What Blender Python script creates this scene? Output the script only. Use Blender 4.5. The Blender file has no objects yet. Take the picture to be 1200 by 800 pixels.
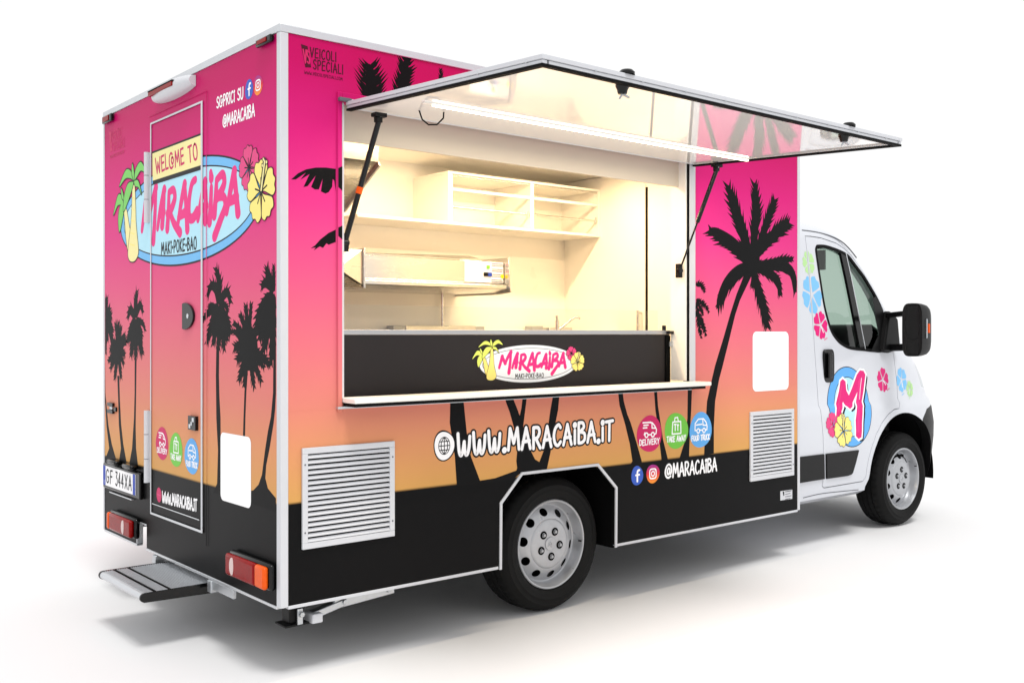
import bpy, bmesh, math, random
from mathutils import Vector, Matrix
from mathutils.geometry import tessellate_polygon
random.seed(7)
S = bpy.context.scene
COL = S.collection

# ---------------------------------------------------------------- camera, world, light, exposure
PF, PCX, PYH = 1187.36, 600.0, 389.9            # photo: focal length in pixels, centre, horizon
YAW = math.atan((2025.5 - 600) / PF)
CP = Vector((-1.951, -3.841, 1.4555))
cam = bpy.data.cameras.new('camera')
cam_o = bpy.data.objects.new('camera', cam); COL.objects.link(cam_o)
cam_o.location = CP
cam_o.rotation_euler = (math.pi / 2, 0, -math.atan2(math.cos(YAW), math.sin(YAW)))
cam.sensor_width = 36; cam.lens = PF / 1200 * 36
cam.shift_y = -(400 - PYH) / 1200
cam.clip_start = 0.05; cam.clip_end = 2000
S.camera = cam_o

W = bpy.data.worlds.new('World'); S.world = W; W.use_nodes = True
W.node_tree.nodes['Background'].inputs[0].default_value = (1.0, 1.0, 1.0, 1)
W.node_tree.nodes['Background'].inputs[1].default_value = 1.02
sun = bpy.data.lights.new('sun', 'SUN'); sun.energy = 1.9; sun.angle = math.radians(16); sun.color = (1, .985, .96)
sun_o = bpy.data.objects.new('sun', sun); COL.objects.link(sun_o)
sd = Vector((0.15, 0.42, -1.0)).normalized()         # the way the light travels
sun_o.rotation_euler = sd.to_track_quat('-Z', 'Y').to_euler()
sun_o.location = (-3, -6, 10)
S.view_settings.view_transform = 'Standard'; S.view_settings.look = 'None'
S.view_settings.exposure = 0.0; S.view_settings.gamma = 1.0
S.render.engine = 'CYCLES'
S.render.resolution_x = 1024; S.render.resolution_y = 682
S.cycles.max_bounces = 10; S.cycles.transparent_max_bounces = 16
S.cycles.sample_clamp_indirect = 6

# ---------------------------------------------------------------- photo pixel -> ray -> plane
_s, _c = math.sin(YAW), math.cos(YAW)
def ray(px, py):
    r = (px - PCX) / PF
    return Vector((r * _s + _c, -r * _c + _s, -(py - PYH) / PF))
def at_y(p, y=0.0):
    r = ray(*p); return CP + r * ((y - CP.y) / r.y)
def at_x(p, x=0.0):
    r = ray(*p); return CP + r * ((x - CP.x) / r.x)
def at_z(p, z=0.0):
    r = ray(*p); return CP + r * ((z - CP.z) / r.z)
def sS(p): q = at_y(p); return (q.x, q.z)            # serving side, (x, z)
def sR(p): q = at_x(p); return (-q.y, q.z)           # rear wall, (-y, z)

# ---------------------------------------------------------------- materials
def lin(c):
    return tuple((v / 255 / 12.92 if v / 255 <= .04045 else ((v / 255 + .055) / 1.055) ** 2.4) for v in c)
MATS = {}
def mat(name, rgb, rough=.5, metal=0., spec=.5, coat=0., emit=None, es=0., bump=0., bscale=40., noise=0., aniso=0.):
    m = bpy.data.materials.new(name); m.use_nodes = True
    nt = m.node_tree; b = nt.nodes['Principled BSDF']
    col = (*lin(rgb), 1)
    b.inputs['Base Color'].default_value = col
    b.inputs['Roughness'].default_value = rough; b.inputs['Metallic'].default_value = metal
    b.inputs['Specular IOR Level'].default_value = spec; b.inputs['Coat Weight'].default_value = coat
    b.inputs['Coat Roughness'].default_value = .04
    if emit: b.inputs['Emission Color'].default_value = (*lin(emit), 1); b.inputs['Emission Strength'].default_value = es
    if bump or noise:
        tc = nt.nodes.new('ShaderNodeTexCoord'); n = nt.nodes.new('ShaderNodeTexNoise')
        n.inputs['Scale'].default_value = bscale; n.inputs['Detail'].default_value = 5
        if aniso:
            mp = nt.nodes.new('ShaderNodeMapping'); mp.inputs['Scale'].default_value = (1, aniso, aniso)
            nt.links.new(tc.outputs['Object'], mp.inputs[0]); nt.links.new(mp.outputs[0], n.inputs['Vector'])
        else: nt.links.new(tc.outputs['Object'], n.inputs['Vector'])
        if bump:
            bp = nt.nodes.new('ShaderNodeBump'); bp.inputs['Strength'].default_value = bump; bp.inputs['Distance'].default_value = .004
            nt.links.new(n.outputs['Fac'], bp.inputs['Height']); nt.links.new(bp.outputs[0], b.inputs['Normal'])
        if noise:
            mr = nt.nodes.new('ShaderNodeMapRange'); mr.inputs['To Min'].default_value = 1 - noise; mr.inputs['To Max'].default_value = 1 + noise
            mx = nt.nodes.new('ShaderNodeMix'); mx.data_type = 'RGBA'; mx.blend_type = 'MULTIPLY'; mx.inputs['Factor'].default_value = 1
            nt.links.new(n.outputs['Fac'], mr.inputs['Value']); mx.inputs['A'].default_value = col
            nt.links.new(mr.outputs[0], mx.inputs['B']); nt.links.new(mx.outputs['Result'], b.inputs['Base Color'])
            ro = nt.nodes.new('ShaderNodeMapRange'); ro.inputs['To Min'].default_value = max(0, rough - .08); ro.inputs['To Max'].default_value = rough + .1
            nt.links.new(n.outputs['Fac'], ro.inputs['Value']); nt.links.new(ro.outputs[0], b.inputs['Roughness'])
    MATS[name] = m; return m

def wrap_material():
    """printed vinyl: pink to orange sunset above a black strip, by height"""
    m = mat('printed_wrap', (220, 40, 120), rough=.34, spec=.06)
    nt = m.node_tree; b = nt.nodes['Principled BSDF']
    geo = nt.nodes.new('ShaderNodeNewGeometry'); sep = nt.nodes.new('ShaderNodeSeparateXYZ')
    nt.links.new(geo.outputs['Position'], sep.inputs[0])
    mr = nt.nodes.new('ShaderNodeMapRange'); mr.inputs['From Min'].default_value = 0; mr.inputs['From Max'].default_value = 3
    nt.links.new(sep.outputs['Z'], mr.inputs['Value'])
    cr = nt.nodes.new('ShaderNodeValToRGB'); e = cr.color_ramp.elements
    stops = [(.749, (212, 160, 92)), (.95, (219, 150, 106)), (1.15, (221, 132, 118)), (1.40, (224, 114, 127)), (1.70, (226, 88, 133)),
             (2.0, (222, 58, 134)), (2.3, (213, 36, 122)), (2.6, (194, 20, 98)), (2.8, (188, 16, 92))]
    e[0].position = .0; e[0].color = (*lin((17, 17, 18)), 1); e[1].position = .7485 / 3; e[1].color = (*lin((17, 17, 18)), 1)
    for z, c in stops:
        k = e.new(z / 3 + (.0002 if z == .749 else 0)); k.color = (*[v * .92 for v in lin(c)], 1)
    nt.links.new(mr.outputs[0], cr.inputs[0]); nt.links.new(cr.outputs[0], b.inputs['Base Color'])
    # faint waviness of a bonded panel
    n = nt.nodes.new('ShaderNodeTexNoise'); n.inputs['Scale'].default_value = 1.6; n.inputs['Detail'].default_value = 2
    nt.links.new(geo.outputs['Position'], n.inputs['Vector'])
    bp = nt.nodes.new('ShaderNodeBump'); bp.inputs['Strength'].default_value = .12; bp.inputs['Distance'].default_value = .02
    nt.links.new(n.outputs['Fac'], bp.inputs['Height']); nt.links.new(bp.outputs[0], b.inputs['Normal'])
    return m
WRAP = wrap_material()
ALU = mat('aluminium', (205, 208, 212), rough=.32, metal=.75, noise=.06, bscale=14)
ALUW = mat('white_aluminium', (198, 200, 205), rough=.35, spec=.4, noise=.03, bscale=9)
GALV = mat('galvanised_steel', (190, 194, 198), rough=.38, metal=.85, noise=.14, bscale=30)
STEEL = mat('stainless_steel', (205, 205, 203), rough=.24, metal=1., noise=.05, bscale=6, aniso=9)
WHITE = mat('white_laminate', (240, 238, 232), rough=.3, spec=.4, noise=.015, bscale=3)
GLOSSW = mat('white_gloss_panel', (249, 249, 247), rough=.045, spec=.7, coat=.35)
PAINT = mat('white_car_paint', (202, 205, 212), rough=.3, spec=.4, coat=.5)
TRIM = mat('cab_trim', (58, 62, 60), rough=.8, spec=.2)
BLK = mat('black_plastic', (15, 15, 16), rough=.45, spec=.2, bump=.15, bscale=260)
GBLK = mat('gloss_black', (9, 9, 10), rough=.14, spec=.32)
SEAL = mat('black_rubber_seal', (9, 9, 10), rough=.7, spec=.12)
VOID = mat('dark_recess', (7, 7, 7), rough=.95, spec=.1)
UNDER = mat('underbody_black', (11, 11, 12), rough=.9, spec=.06, noise=.25, bscale=12)
TYRE = mat('tyre_rubber', (20, 20, 20), rough=.72, spec=.16, bump=.25, bscale=90, noise=.18)
RIM = mat('silver_wheel_paint', (172, 174, 178), rough=.3, metal=.45, spec=.5, noise=.14, bscale=26)
PANEL = mat('dark_counter_panel', (40, 37, 38), rough=.4, spec=.15)
EDGE = mat('counter_edge_steel', (168, 170, 174), rough=.36, metal=.5)
LENSR = mat('red_lens', (132, 9, 9), rough=.14, spec=.14, noise=.3, bscale=60)
LENSO = mat('orange_lens', (222, 84, 10), rough=.14, spec=.2, noise=.15, bscale=60)
LENSP = mat('reversing_lens', (206, 182, 180), rough=.12, spec=.4)
LENSW = mat('clear_lens', (178, 184, 190), rough=.1, spec=.5, coat=.3)
SEATM = mat('grey_seat_fabric', (104, 108, 106), rough=.9, bump=.3, bscale=220)
LED = mat('led_diffuser', (255, 250, 240), rough=.5, emit=(255, 238, 205), es=6.0)
def flat(name, rgb, rough=.4): return mat(name, rgb, rough=rough, spec=.15)
V_BLACK = mat('print_black', (17, 17, 18), rough=.45, spec=.07); V_WHITE = flat('print_white', (245, 245, 247)); V_INK = flat('print_ink', (13, 15, 20))
V_PINK = flat('print_pink', (228, 48, 130)); V_PINKD = flat('print_dark_pink', (196, 30, 92)); V_LBLUE = flat('print_light_blue', (176, 222, 238))
V_BLUE = flat('print_blue', (112, 182, 232)); V_SKY = flat('print_sky_blue', (96, 168, 230)); V_GREEN = flat('print_green', (112, 192, 70))
V_LEAF = flat('print_leaf_green', (120, 200, 96)); V_LIME = flat('print_lime', (214, 228, 110)); V_CREAM = flat('print_cream', (238, 228, 160))
V_YEL = flat('print_yellow', (242, 226, 128)); V_ORCH = flat('print_orchid', (220, 70, 128)); V_PALE = flat('print_pale_blue', (228, 236, 244))
V_FB = flat('print_royal_blue', (58, 92, 186)); V_CRIM = flat('print_crimson', (198, 36, 96)); V_MAG = flat('print_magenta', (218, 30, 118))
V_LB2 = flat('print_faded_blue', (122, 186, 232)); V_PGRN = flat('print_pale_green', (176, 216, 150)); V_EU = flat('plate_blue', (42, 70, 170))
V_DK = flat('print_dark_crimson', (74, 12, 34)); V_GREY = flat('print_grey', (96, 98, 104)); V_YG = flat('print_bright_yellow', (250, 222, 40))
def insta_material(z0, h):
    m = flat('print_gradient', (220, 70, 60)); nt = m.node_tree; b = nt.nodes['Principled BSDF']
    tc = nt.nodes.new('ShaderNodeNewGeometry'); sp = nt.nodes.new('ShaderNodeSeparateXYZ'); nt.links.new(tc.outputs['Position'], sp.inputs[0])
    mr = nt.nodes.new('ShaderNodeMapRange'); mr.inputs['From Min'].default_value = z0 + h; mr.inputs['From Max'].default_value = z0 - h
    nt.links.new(sp.outputs['Z'], mr.inputs['Value']); cr = nt.nodes.new('ShaderNodeValToRGB')
    cr.color_ramp.elements[0].color = (*lin((150, 44, 140)), 1); cr.color_ramp.elements[1].color = (*lin((244, 150, 48)), 1)
    k = cr.color_ramp.elements.new(.5); k.color = (*lin((214, 52, 62)), 1)
    nt.links.new(mr.outputs[0], cr.inputs[0]); nt.links.new(cr.outputs[0], b.inputs['Base Color']); return m
def glass_material(name, tint, amount=1.0):
    m = bpy.data.materials.new(name); m.use_nodes = True; nt = m.node_tree; nt.nodes.clear()
    o = nt.nodes.new('ShaderNodeOutputMaterial'); mx = nt.nodes.new('ShaderNodeMixShader')
    t = nt.nodes.new('ShaderNodeBsdfTransparent'); t.inputs[0].default_value = (*tint, 1)
    g = nt.nodes.new('ShaderNodeBsdfGlossy'); g.inputs['Roughness'].default_value = .02
    f = nt.nodes.new('ShaderNodeLayerWeight'); f.inputs[0].default_value = .5
    pw = nt.nodes.new('ShaderNodeMath'); pw.operation = 'POWER'; pw.inputs[1].default_value = 4.0; nt.links.new(f.outputs['Facing'], pw.inputs[0])
    ml = nt.nodes.new('ShaderNodeMath'); ml.operation = 'MULTIPLY_ADD'; ml.inputs[1].default_value = .8 * amount; ml.inputs[2].default_value = .045 * amount
    nt.links.new(pw.outputs[0], ml.inputs[0]); nt.links.new(ml.outputs[0], mx.inputs[0])
    nt.links.new(t.outputs[0], mx.inputs[1]); nt.links.new(g.outputs[0], mx.inputs[2]); nt.links.new(mx.outputs[0], o.inputs[0]); return m
GLASS = glass_material('tinted_cab_glass', (.64, .74, .68))
CLEAR = glass_material('clear_glass', (.955, .97, .96), .7)
GROUND = mat('white_studio_floor', (222, 222, 223), rough=.75, spec=.15, noise=.01, bscale=2)

# ---------------------------------------------------------------- objects and mesh builder
ROOT = bpy.data.objects.new('food_truck', None); COL.objects.link(ROOT)
ROOT.location = (2.9, 1.1065, 0)
ROOT['label'] = 'pink and black printed food truck with white cab and raised serving hatch'; ROOT['category'] = 'food truck'
def place(o, parent, loc=(0, 0, 0)):
    COL.objects.link(o)
    o.location = loc
    if parent is not None:
        o.parent = parent
        base = ROOT.location if parent is ROOT else Vector((0, 0, 0))
        if parent is ROOT: o.location = Vector(loc) - base
    return o
def mkobj(name, me, parent, loc=(0, 0, 0)):
    return place(bpy.data.objects.new(name, me), parent, loc)

class MB:
    def __init__(s): s.v = []; s.f = []; s.m = []; s.mats = []
    def mi(s, m):
        if m not in s.mats: s.mats.append(m)
        return s.mats.index(m)
    def add(s, vs, fs, m):
        k = len(s.v); s.v += [tuple(v) for v in vs]; i = s.mi(m)
        for f in fs: s.f.append([k + j for j in f]); s.m.append(i)
        return s
    def box(s, x0, x1, y0, y1, z0, z1, m):
        return s.add([(x, y, z) for x in (x0, x1) for y in (y0, y1) for z in (z0, z1)],
                     [(0, 1, 3, 2), (4, 6, 7, 5), (0, 4, 5, 1), (2, 3, 7, 6), (0, 2, 6, 4), (1, 5, 7, 3)], m)
    def bar(s, a, b, w, h, m, up=(0, 0, 1)):
        a, b = Vector(a), Vector(b); d = (b - a).normalized(); u = Vector(up)
        r = d.cross(u)
        if r.length < 1e-4: r = d.cross(Vector((1, 0, 0)))
        r.normalize(); u = r.cross(d).normalized()
        vs = [p + r * (i * w / 2) + u * (j * h / 2) for p in (a, b) for i in (-1, 1) for j in (-1, 1)]
        return s.add(vs, [(0, 1, 3, 2), (4, 6, 7, 5), (0, 4, 5, 1), (2, 3, 7, 6), (0, 2, 6, 4), (1, 5, 7, 3)], m)
    def tube(s, path, r, m, n=12, cap=True):
        path = [Vector(p) for p in path]; rs = r if isinstance(r, (list, tuple)) else [r] * len(path)
        rings = []; prev = None
        for i, p in enumerate(path):
            d = (path[min(i + 1, len(path) - 1)] - path[max(i - 1, 0)]).normalized()
            if prev is None:
                u = d.cross(Vector((0, 0, 1)))
                if u.length < 1e-3: u = d.cross(Vector((1, 0, 0)))
            else: u = prev - d * prev.dot(d)
            u.normalize(); prev = u; w = d.cross(u)
            rings.append([p + (u * math.cos(t) + w * math.sin(t)) * rs[i] for t in [2 * math.pi * k / n for k in range(n)]])
        vs = [v for q in rings for v in q]; fs = []
        for i in range(len(path) - 1):
            for k in range(n):
                fs.append((i * n + k, i * n + (k + 1) % n, (i + 1) * n + (k + 1) % n, (i + 1) * n + k))
        if cap: fs += [tuple(range(n))[::-1], tuple((len(path) - 1) * n + k for k in range(n))]
        return s.add(vs, fs, m)
    def prism(s, poly, axis, a, b, m, holes=()):
        """extrude a 2D outline (with holes) along an axis from a to b"""
        loops = [list(poly)] + [list(h) for h in holes]; flatp = [p for l in loops for p in l]
        tri = tessellate_polygon([[Vector((p[0], p[1], 0)) for p in l] for l in loops])
        def q(p, t): return {'y': (p[0], t, p[1]), 'x': (t, p[0], p[1]), 'z': (p[0], p[1], t)}[axis]
        n = len(flatp); vs = [q(p, a) for p in flatp] + [q(p, b) for p in flatp]
        fs = [tuple(t) for t in tri] + [tuple(n + i for i in t[::-1]) for t in tri]
        k = 0
        for l in loops:
            for i in range(len(l)):
                j = (i + 1) % len(l); fs.append((k + i, k + j, n + k + j, n + k + i))
            k += len(l)
        return s.add(vs, fs, m)
    def lathe(s, prof, c, m, n=64, axis='y', sgn=1, closed=False, mod=None):
        """revolve (r, t) about an axis through c"""
        vs = []
        for i, (r, t) in enumerate(prof):
            for k in range(n):
                a = 2 * math.pi * k / n; rr = r + (mod(i, k) if mod else 0)
                p = {'y': (rr * math.cos(a), t * sgn, rr * math.sin(a)), 'x': (t * sgn, rr * math.cos(a), rr * math.sin(a)), 'z': (rr * math.cos(a), rr * math.sin(a), t * sgn)}[axis]
                vs.append((c[0] + p[0], c[1] + p[1], c[2] + p[2]))
        fs = []; L = len(prof)
        for i in range(L if closed else L - 1):
            for k in range(n):
                fs.append((i * n + k, i * n + (k + 1) % n, ((i + 1) % L) * n + (k + 1) % n, ((i + 1) % L) * n + k))
        return s.add(vs, fs, m)
    def mesh(s, name, smooth=None, weld=False):
        me = bpy.data.meshes.new(name); me.from_pydata(s.v, [], s.f)
        for m in s.mats: me.materials.append(m)
        me.polygons.foreach_set('material_index', s.m)
        bm = bmesh.new(); bm.from_mesh(me)
        if weld: bmesh.ops.remove_doubles(bm, verts=bm.verts, dist=1e-5)
        bmesh.ops.recalc_face_normals(bm, faces=bm.faces); bm.to_mesh(me); bm.free()
        if smooth is not None:
            me.polygons.foreach_set('use_smooth', [True] * len(me.polygons)); me.set_sharp_from_angle(angle=math.radians(smooth))
        me.update(); return me
    def build(s, name, parent=None, smooth=None, bevel=0, weld=False, seg=2, loc=(0, 0, 0)):
        o = mkobj(name, s.mesh(name, smooth, weld), parent, loc)
        if bevel:
            b = o.modifiers.new('bevel', 'BEVEL'); b.width = bevel; b.segments = seg; b.limit_method = 'ANGLE'; b.angle_limit = math.radians(40)
            o.data.polygons.foreach_set('use_smooth', [True] * len(o.data.polygons)); o.data.set_sharp_from_angle(angle=math.radians(60))
        return o
def boolean(a, b, op='DIFFERENCE'):
    """return a new mesh, a (op) b, both meshes"""
    oa = bpy.data.objects.new('ta', a); ob = bpy.data.objects.new('tb', b); COL.objects.link(oa); COL.objects.link(ob)
    md = oa.modifiers.new('b', 'BOOLEAN'); md.object = ob; md.operation = op; md.solver = 'EXACT'; md.material_mode = 'TRANSFER'
    dg = bpy.context.evaluated_depsgraph_get(); dg.update()
    me = bpy.data.meshes.new_from_object(oa.evaluated_get(dg), depsgraph=dg)
    bpy.data.objects.remove(oa); bpy.data.objects.remove(ob); return me
def smooth_mesh(me, ang):
    me.polygons.foreach_set('use_smooth', [True] * len(me.polygons)); me.set_sharp_from_angle(angle=math.radians(ang)); return me

# ---------------------------------------------------------------- flat print (decals) on a plane or on the cab side
def catmull(p, k=6):
    if len(p) < 3: return list(p)
    q = [p[0]] + list(p) + [p[-1]]; out = []
    for i in range(1, len(q) - 2):
        for j in range(k):
            t = j / k; a, b, c, d = q[i - 1], q[i], q[i + 1], q[i + 2]
            out.append(tuple(.5 * (2 * b[n] + (c[n] - a[n]) * t + (2 * a[n] - 5 * b[n] + 4 * c[n] - d[n]) * t * t + (3 * b[n] - a[n] - 3 * c[n] + d[n]) * t ** 3) for n in (0, 1)))
    return out + [tuple(p[-1])]
class Decal:
    def __init__(s, to3, creases=None): s.to3 = to3; s.v = []; s.f = []; s.m = []; s.mats = []; s.k = 0; s.creases = creases; s.fine = False
    def _add(s, vs, fs, m, lay):
        if m not in s.mats: s.mats.append(m)
        s.k += 1; off = (.0005 + lay * .00018 + (s.k % 9) * .000003) if not s.fine else .0001 + s.k * .0000012; n = len(s.v)
        s.v += [(p[0], p[1], off) for p in vs]
        for f in fs: s.f.append([n + i for i in f]); s.m.append(s.mats.index(m))
    def poly(s, pts, m, lay=1, line=None, lw=.004, smooth=False):
        if smooth: pts = catmull(list(pts) + [pts[0]], 5)[:-1]
        tri = tessellate_polygon([[Vector((p[0], p[1], 0)) for p in pts]])
        if line: s.stroke(list(pts) + [pts[0], pts[1]], lw, line, lay - .5 if lay >= 1 else lay, raw=True)
        s._add(pts, tri, m, lay); return s
    def ell(s, c, rx, ry, m, lay=1, n=48, wob=0., rot=0.):
        ph = random.random() * 6
        pts = []
        for i in range(n):
            a = 2 * math.pi * i / n; k = 1 + wob * math.sin(3 * a + ph) + wob * .7 * math.sin(2 * a + 2 * ph)
            x, y = rx * k * math.cos(a), ry * k * math.sin(a)
            pts.append((c[0] + x * math.cos(rot) - y * math.sin(rot), c[1] + x * math.sin(rot) + y * math.cos(rot)))
        s._add(pts, [tuple(range(n))], m, lay); return s
    def stroke(s, pts, w, m, lay=1, raw=False, taper=None):
        pts = [Vector((p[0], p[1])) for p in pts]
        pts = [p for i, p in enumerate(pts) if i == 0 or (p - pts[i - 1]).length > 1e-6]
        closed = len(pts) > 4 and (pts[-2] - pts[0]).length < 1e-6 and (pts[-1] - pts[1]).length < 1e-6
        if closed: pts = pts[:-1]
        parts = [[pts[0]]]
        for i in range(1, len(pts)):
            parts[-1].append(pts[i])
            if i < len(pts) - 1:
                a = (pts[i] - pts[i - 1]).normalized(); b = (pts[i + 1] - pts[i]).normalized()
                if a.dot(b) < .45: parts.append([pts[i]])
        for q in parts:
            n = len(q); vs = []
            if n < 2: continue
            ring = closed and len(parts) == 1
            for i, p in enumerate(q):
                a = (q[i] - q[i - 1]).normalized() if i else (q[1] - q[0]).normalized()
                b = (q[i + 1] - q[i]).normalized() if i < n - 1 else a
                if ring and i == 0: a = (q[-1] - q[-2]).normalized()
                if ring and i == n - 1: b = (q[1] - q[0]).normalized()
                d = (a + b).normalized(); nn = Vector((-d.y, d.x)); c = max(.5, d.dot(a))
                ww = w / 2 * (taper[0] + (taper[1] - taper[0]) * i / (n - 1) if taper else 1)
                vs += [p + nn * ww / c, p - nn * ww / c]
            fs = [(2 * i, 2 * i + 1, 2 * i + 3, 2 * i + 2) for i in range(n - 1)]
            for end, dr in (() if ring else ((0, q[0] - q[1]), (n - 1, q[-1] - q[-2]))):
                dr = dr.normalized(); nn = Vector((-dr.y, dr.x)); ww = (vs[2 * end] - vs[2 * end + 1]).length / 2
                k = len(vs); arc = [q[end] + nn * ww * math.cos(t) + dr * ww * math.sin(t) for t in [math.pi * j / 6 for j in range(7)]]
                vs += arc; fs.append(tuple(range(k, k + 7)))
            s._add(vs, fs, m, lay)
        return s
    def frond(s, ctrl, hw, m, lay=1, n=13, side=(1, 1), lean=.55, body=.28):
        s.fine = True; lay = 0; mid = [Vector(p) for p in catmull(ctrl, 8)]; L = len(mid) - 1
        def P(t):
            x = max(0, min(1, t)) * L; i = min(int(x), L - 1); return mid[i].lerp(mid[i + 1], x - i)
        def T(t): return (P(min(1, t + .03)) - P(max(0, t - .03))).normalized()
        total = sum((mid[i + 1] - mid[i]).length for i in range(L))
        wid = lambda t: hw * (math.sin(math.pi * min(1, .14 + .83 * t)) ** .55)
        vs = []; N = 16
        for i in range(N + 1):
            t = i / N; d = T(t); nn = Vector((-d.y, d.x)); w = wid(t) * body + hw * .05; w *= (1 if t < .85 else (1 - t) / .15 + .05)
            vs += [P(t) + nn * w, P(t) - nn * w]
        s._add(vs, [(2 * i, 2 * i + 1, 2 * i + 3, 2 * i + 2) for i in range(N)], m, lay)
        for sg in (1, -1):
            k = side[0] if sg > 0 else side[1]
            if not k: continue
            for i in range(n):
                t = .06 + .93 * (i + random.uniform(-.2, .2)) / n; d = T(t); nn = Vector((-d.y, d.x)) * sg
                w = wid(t) * k * random.uniform(.8, 1.12); lw = total / n * .52 * random.uniform(.8, 1.15)
                b = P(t); tip = b + nn * w + d * (w * lean + total * .03)
                s._add([b - d * lw, b + d * lw, b + d * lw * .9 + nn * w * .6 + d * w * lean * .55, tip, b - d * lw * .7 + nn * w * .55 + d * w * lean * .4], [(0, 1, 2, 3, 4)], m, lay)
        return s
    def build(s, name, parent):
        bm = bmesh.new(); vv = [bm.verts.new(p) for p in s.v]
        for f, mi in zip(s.f, s.m):
            try: q = bm.faces.new([vv[i] for i in f]); q.material_index = mi
            except ValueError: pass
        if s.creases:
            for z in s.creases:
                bmesh.ops.bisect_plane(bm, geom=bm.verts[:] + bm.edges[:] + bm.faces[:], plane_co=(0, z, 0), plane_no=(0, 1, 0))
        for v in bm.verts: v.co = Vector(s.to3(v.co.x, v.co.y, v.co.z))
        me = bpy.data.meshes.new(name)
        bm.to_mesh(me); bm.free()
        for m in s.mats: me.materials.append(m)
        # faces look outward
        out = Vector(s.to3(s.v[0][0], s.v[0][1], 1.0)) - Vector(s.to3(s.v[0][0], s.v[0][1], 0.0))
        bad = [p.index for p in me.polygons if p.normal.dot(out) < 0]
        if bad:
            bm = bmesh.new(); bm.from_mesh(me); bm.faces.ensure_lookup_table()
            bmesh.ops.reverse_faces(bm, faces=[bm.faces[i] for i in bad]); bm.to_mesh(me); bm.free()
        return mkobj(name, me, parent)
F_SIDE = lambda u, v, o: (u, -o, v)
F_REAR = lambda u, v, o: (-o, -u, v)

# hand lettering: stroke glyphs, 1 high. 'c' = curve through the points
GL = {
 'A': (.60, [[(0, 0), (.3, 1), (.6, 0)], [(.08, .34), (.54, .37)]]),
 'B': (.52, [[(.03, 0), (.03, 1)], ['c', (.03, 1), (.34, .98), (.42, .76), (.12, .55)], ['c', (.12, .55), (.46, .46), (.5, .18), (.3, .02), (.03, 0)]]),
 'C': (.52, [['c', (.5, .86), (.34, 1), (.1, .82), (0, .45), (.1, .1), (.3, 0), (.5, .16)]]),
 'D': (.54, [[(.03, 0), (.03, 1)], ['c', (.03, 1), (.36, .92), (.53, .55), (.4, .12), (.03, 0)]]),
 'E': (.46, [[(.46, 1), (.03, .97), (0, 0), (.46, .04)], [(.03, .52), (.4, .54)]]),
 'F': (.44, [[(.44, 1), (.03, .97), (0, 0)], [(.03, .52), (.38, .54)]]),
 'G': (.54, [['c', (.5, .86), (.32, 1), (.08, .82), (0, .45), (.1, .1), (.3, 0), (.5, .12), (.53, .44)], [(.53, .44), (.3, .44)]]),
 'I': (.10, [[(.05, 0), (.05, 1)]]),
 'i': (.14, [[(.07, 0), (.07, .66)], [(.065, .9), (.075, .93)]]),
 'K': (.50, [[(.03, 0), (.03, 1)], [(.48, 1), (.06, .5), (.5, 0)]]),
 'L': (.42, [[(.03, 1), (.0, .02), (.42, .04)]]),
 'M': (.74, [[(0, 0), (.12, 1), (.37, .3), (.62, 1), (.74, 0)]]),
 'N': (.56, [[(0, 0), (.02, 1), (.54, 0), (.56, 1)]]),
 'O': (.58, [['c', (.29, 1), (.08, .85), (0, .48), (.1, .1), (.3, 0), (.5, .12), (.58, .5), (.48, .88), (.29, 1)]]),
 'Q': (.74, [['c', (.56, .90), (.36, 1), (.1, .82), (0, .45), (.1, .1), (.34, 0), (.60, .10)], ['c', (.52, .70), (.40, .62), (.37, .46), (.45, .30), (.58, .28), (.70, .42), (.68, .62), (.52, .70)]]),
 'P': (.48, [[(.03, 0), (.03, 1)], ['c', (.03, 1), (.36, .98), (.47, .74), (.34, .5), (.05, .44)]]),
 'R': (.52, [[(.03, 0), (.03, 1)], ['c', (.03, 1), (.36, .98), (.46, .76), (.32, .52), (.05, .46)], [(.2, .47), (.52, 0)]]),
 'S': (.46, [['c', (.44, .86), (.28, 1), (.06, .84), (.1, .6), (.36, .44), (.44, .2), (.28, .0), (0, .12)]]),
 'T': (.56, [[(0, .96), (.56, 1)], [(.28, .96), (.26, 0)]]),
 'U': (.52, [['c', (0, 1), (.02, .3), (.14, .02), (.36, .02), (.5, .3), (.52, 1)]]),
 'V': (.56, [[(0, 1), (.26, 0), (.56, 1)]]),
 'W': (.80, [[(0, 1), (.18, 0), (.4, .7), (.6, 0), (.8, 1)]]),
 'w': (.80, [['c', (0, 1), (.06, .3), (.16, .03), (.28, .12), (.4, .62)], ['c', (.4, .62), (.46, .12), (.58, .03), (.7, .3), (.76, .84)]]),
 'X': (.54, [[(0, 0), (.54, 1)], [(0, 1), (.54, 0)]]),
 'Y': (.54, [[(0, 1), (.27, .5), (.54, 1)], [(.27, .5), (.22, 0)]]),
 'Z': (.5, [[(0, 1), (.5, 1), (0, 0), (.5, 0)]]),
 '3': (.46, [[(.04, 1), (.44, 1), (.2, .6)], ['c', (.2, .6), (.42, .5), (.44, .16), (.22, 0), (.0, .1)]]),
 '4': (.50, [[(.34, 0), (.34, 1), (0, .3), (.5, .3)]]),
 '.': (.14, [[(.06, .03), (.08, .05)]]),
 '-': (.16, [[(.07, .45), (.09, .46)]]),
 ' ': (.30, []),
 '@': (.86, [['c', (.6, .66), (.42, .72), (.28, .5), (.32, .3), (.48, .28), (.6, .5), (.6, .66)], ['c', (.6, .66), (.62, .32), (.74, .3), (.84, .5), (.78, .82), (.5, 1), (.18, .86), (.0, .45), (.14, .1), (.45, 0), (.72, .1)]]),
}
def text_width(t, gap=.2): return sum(GL[c][0] + gap for c in t) - gap
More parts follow.
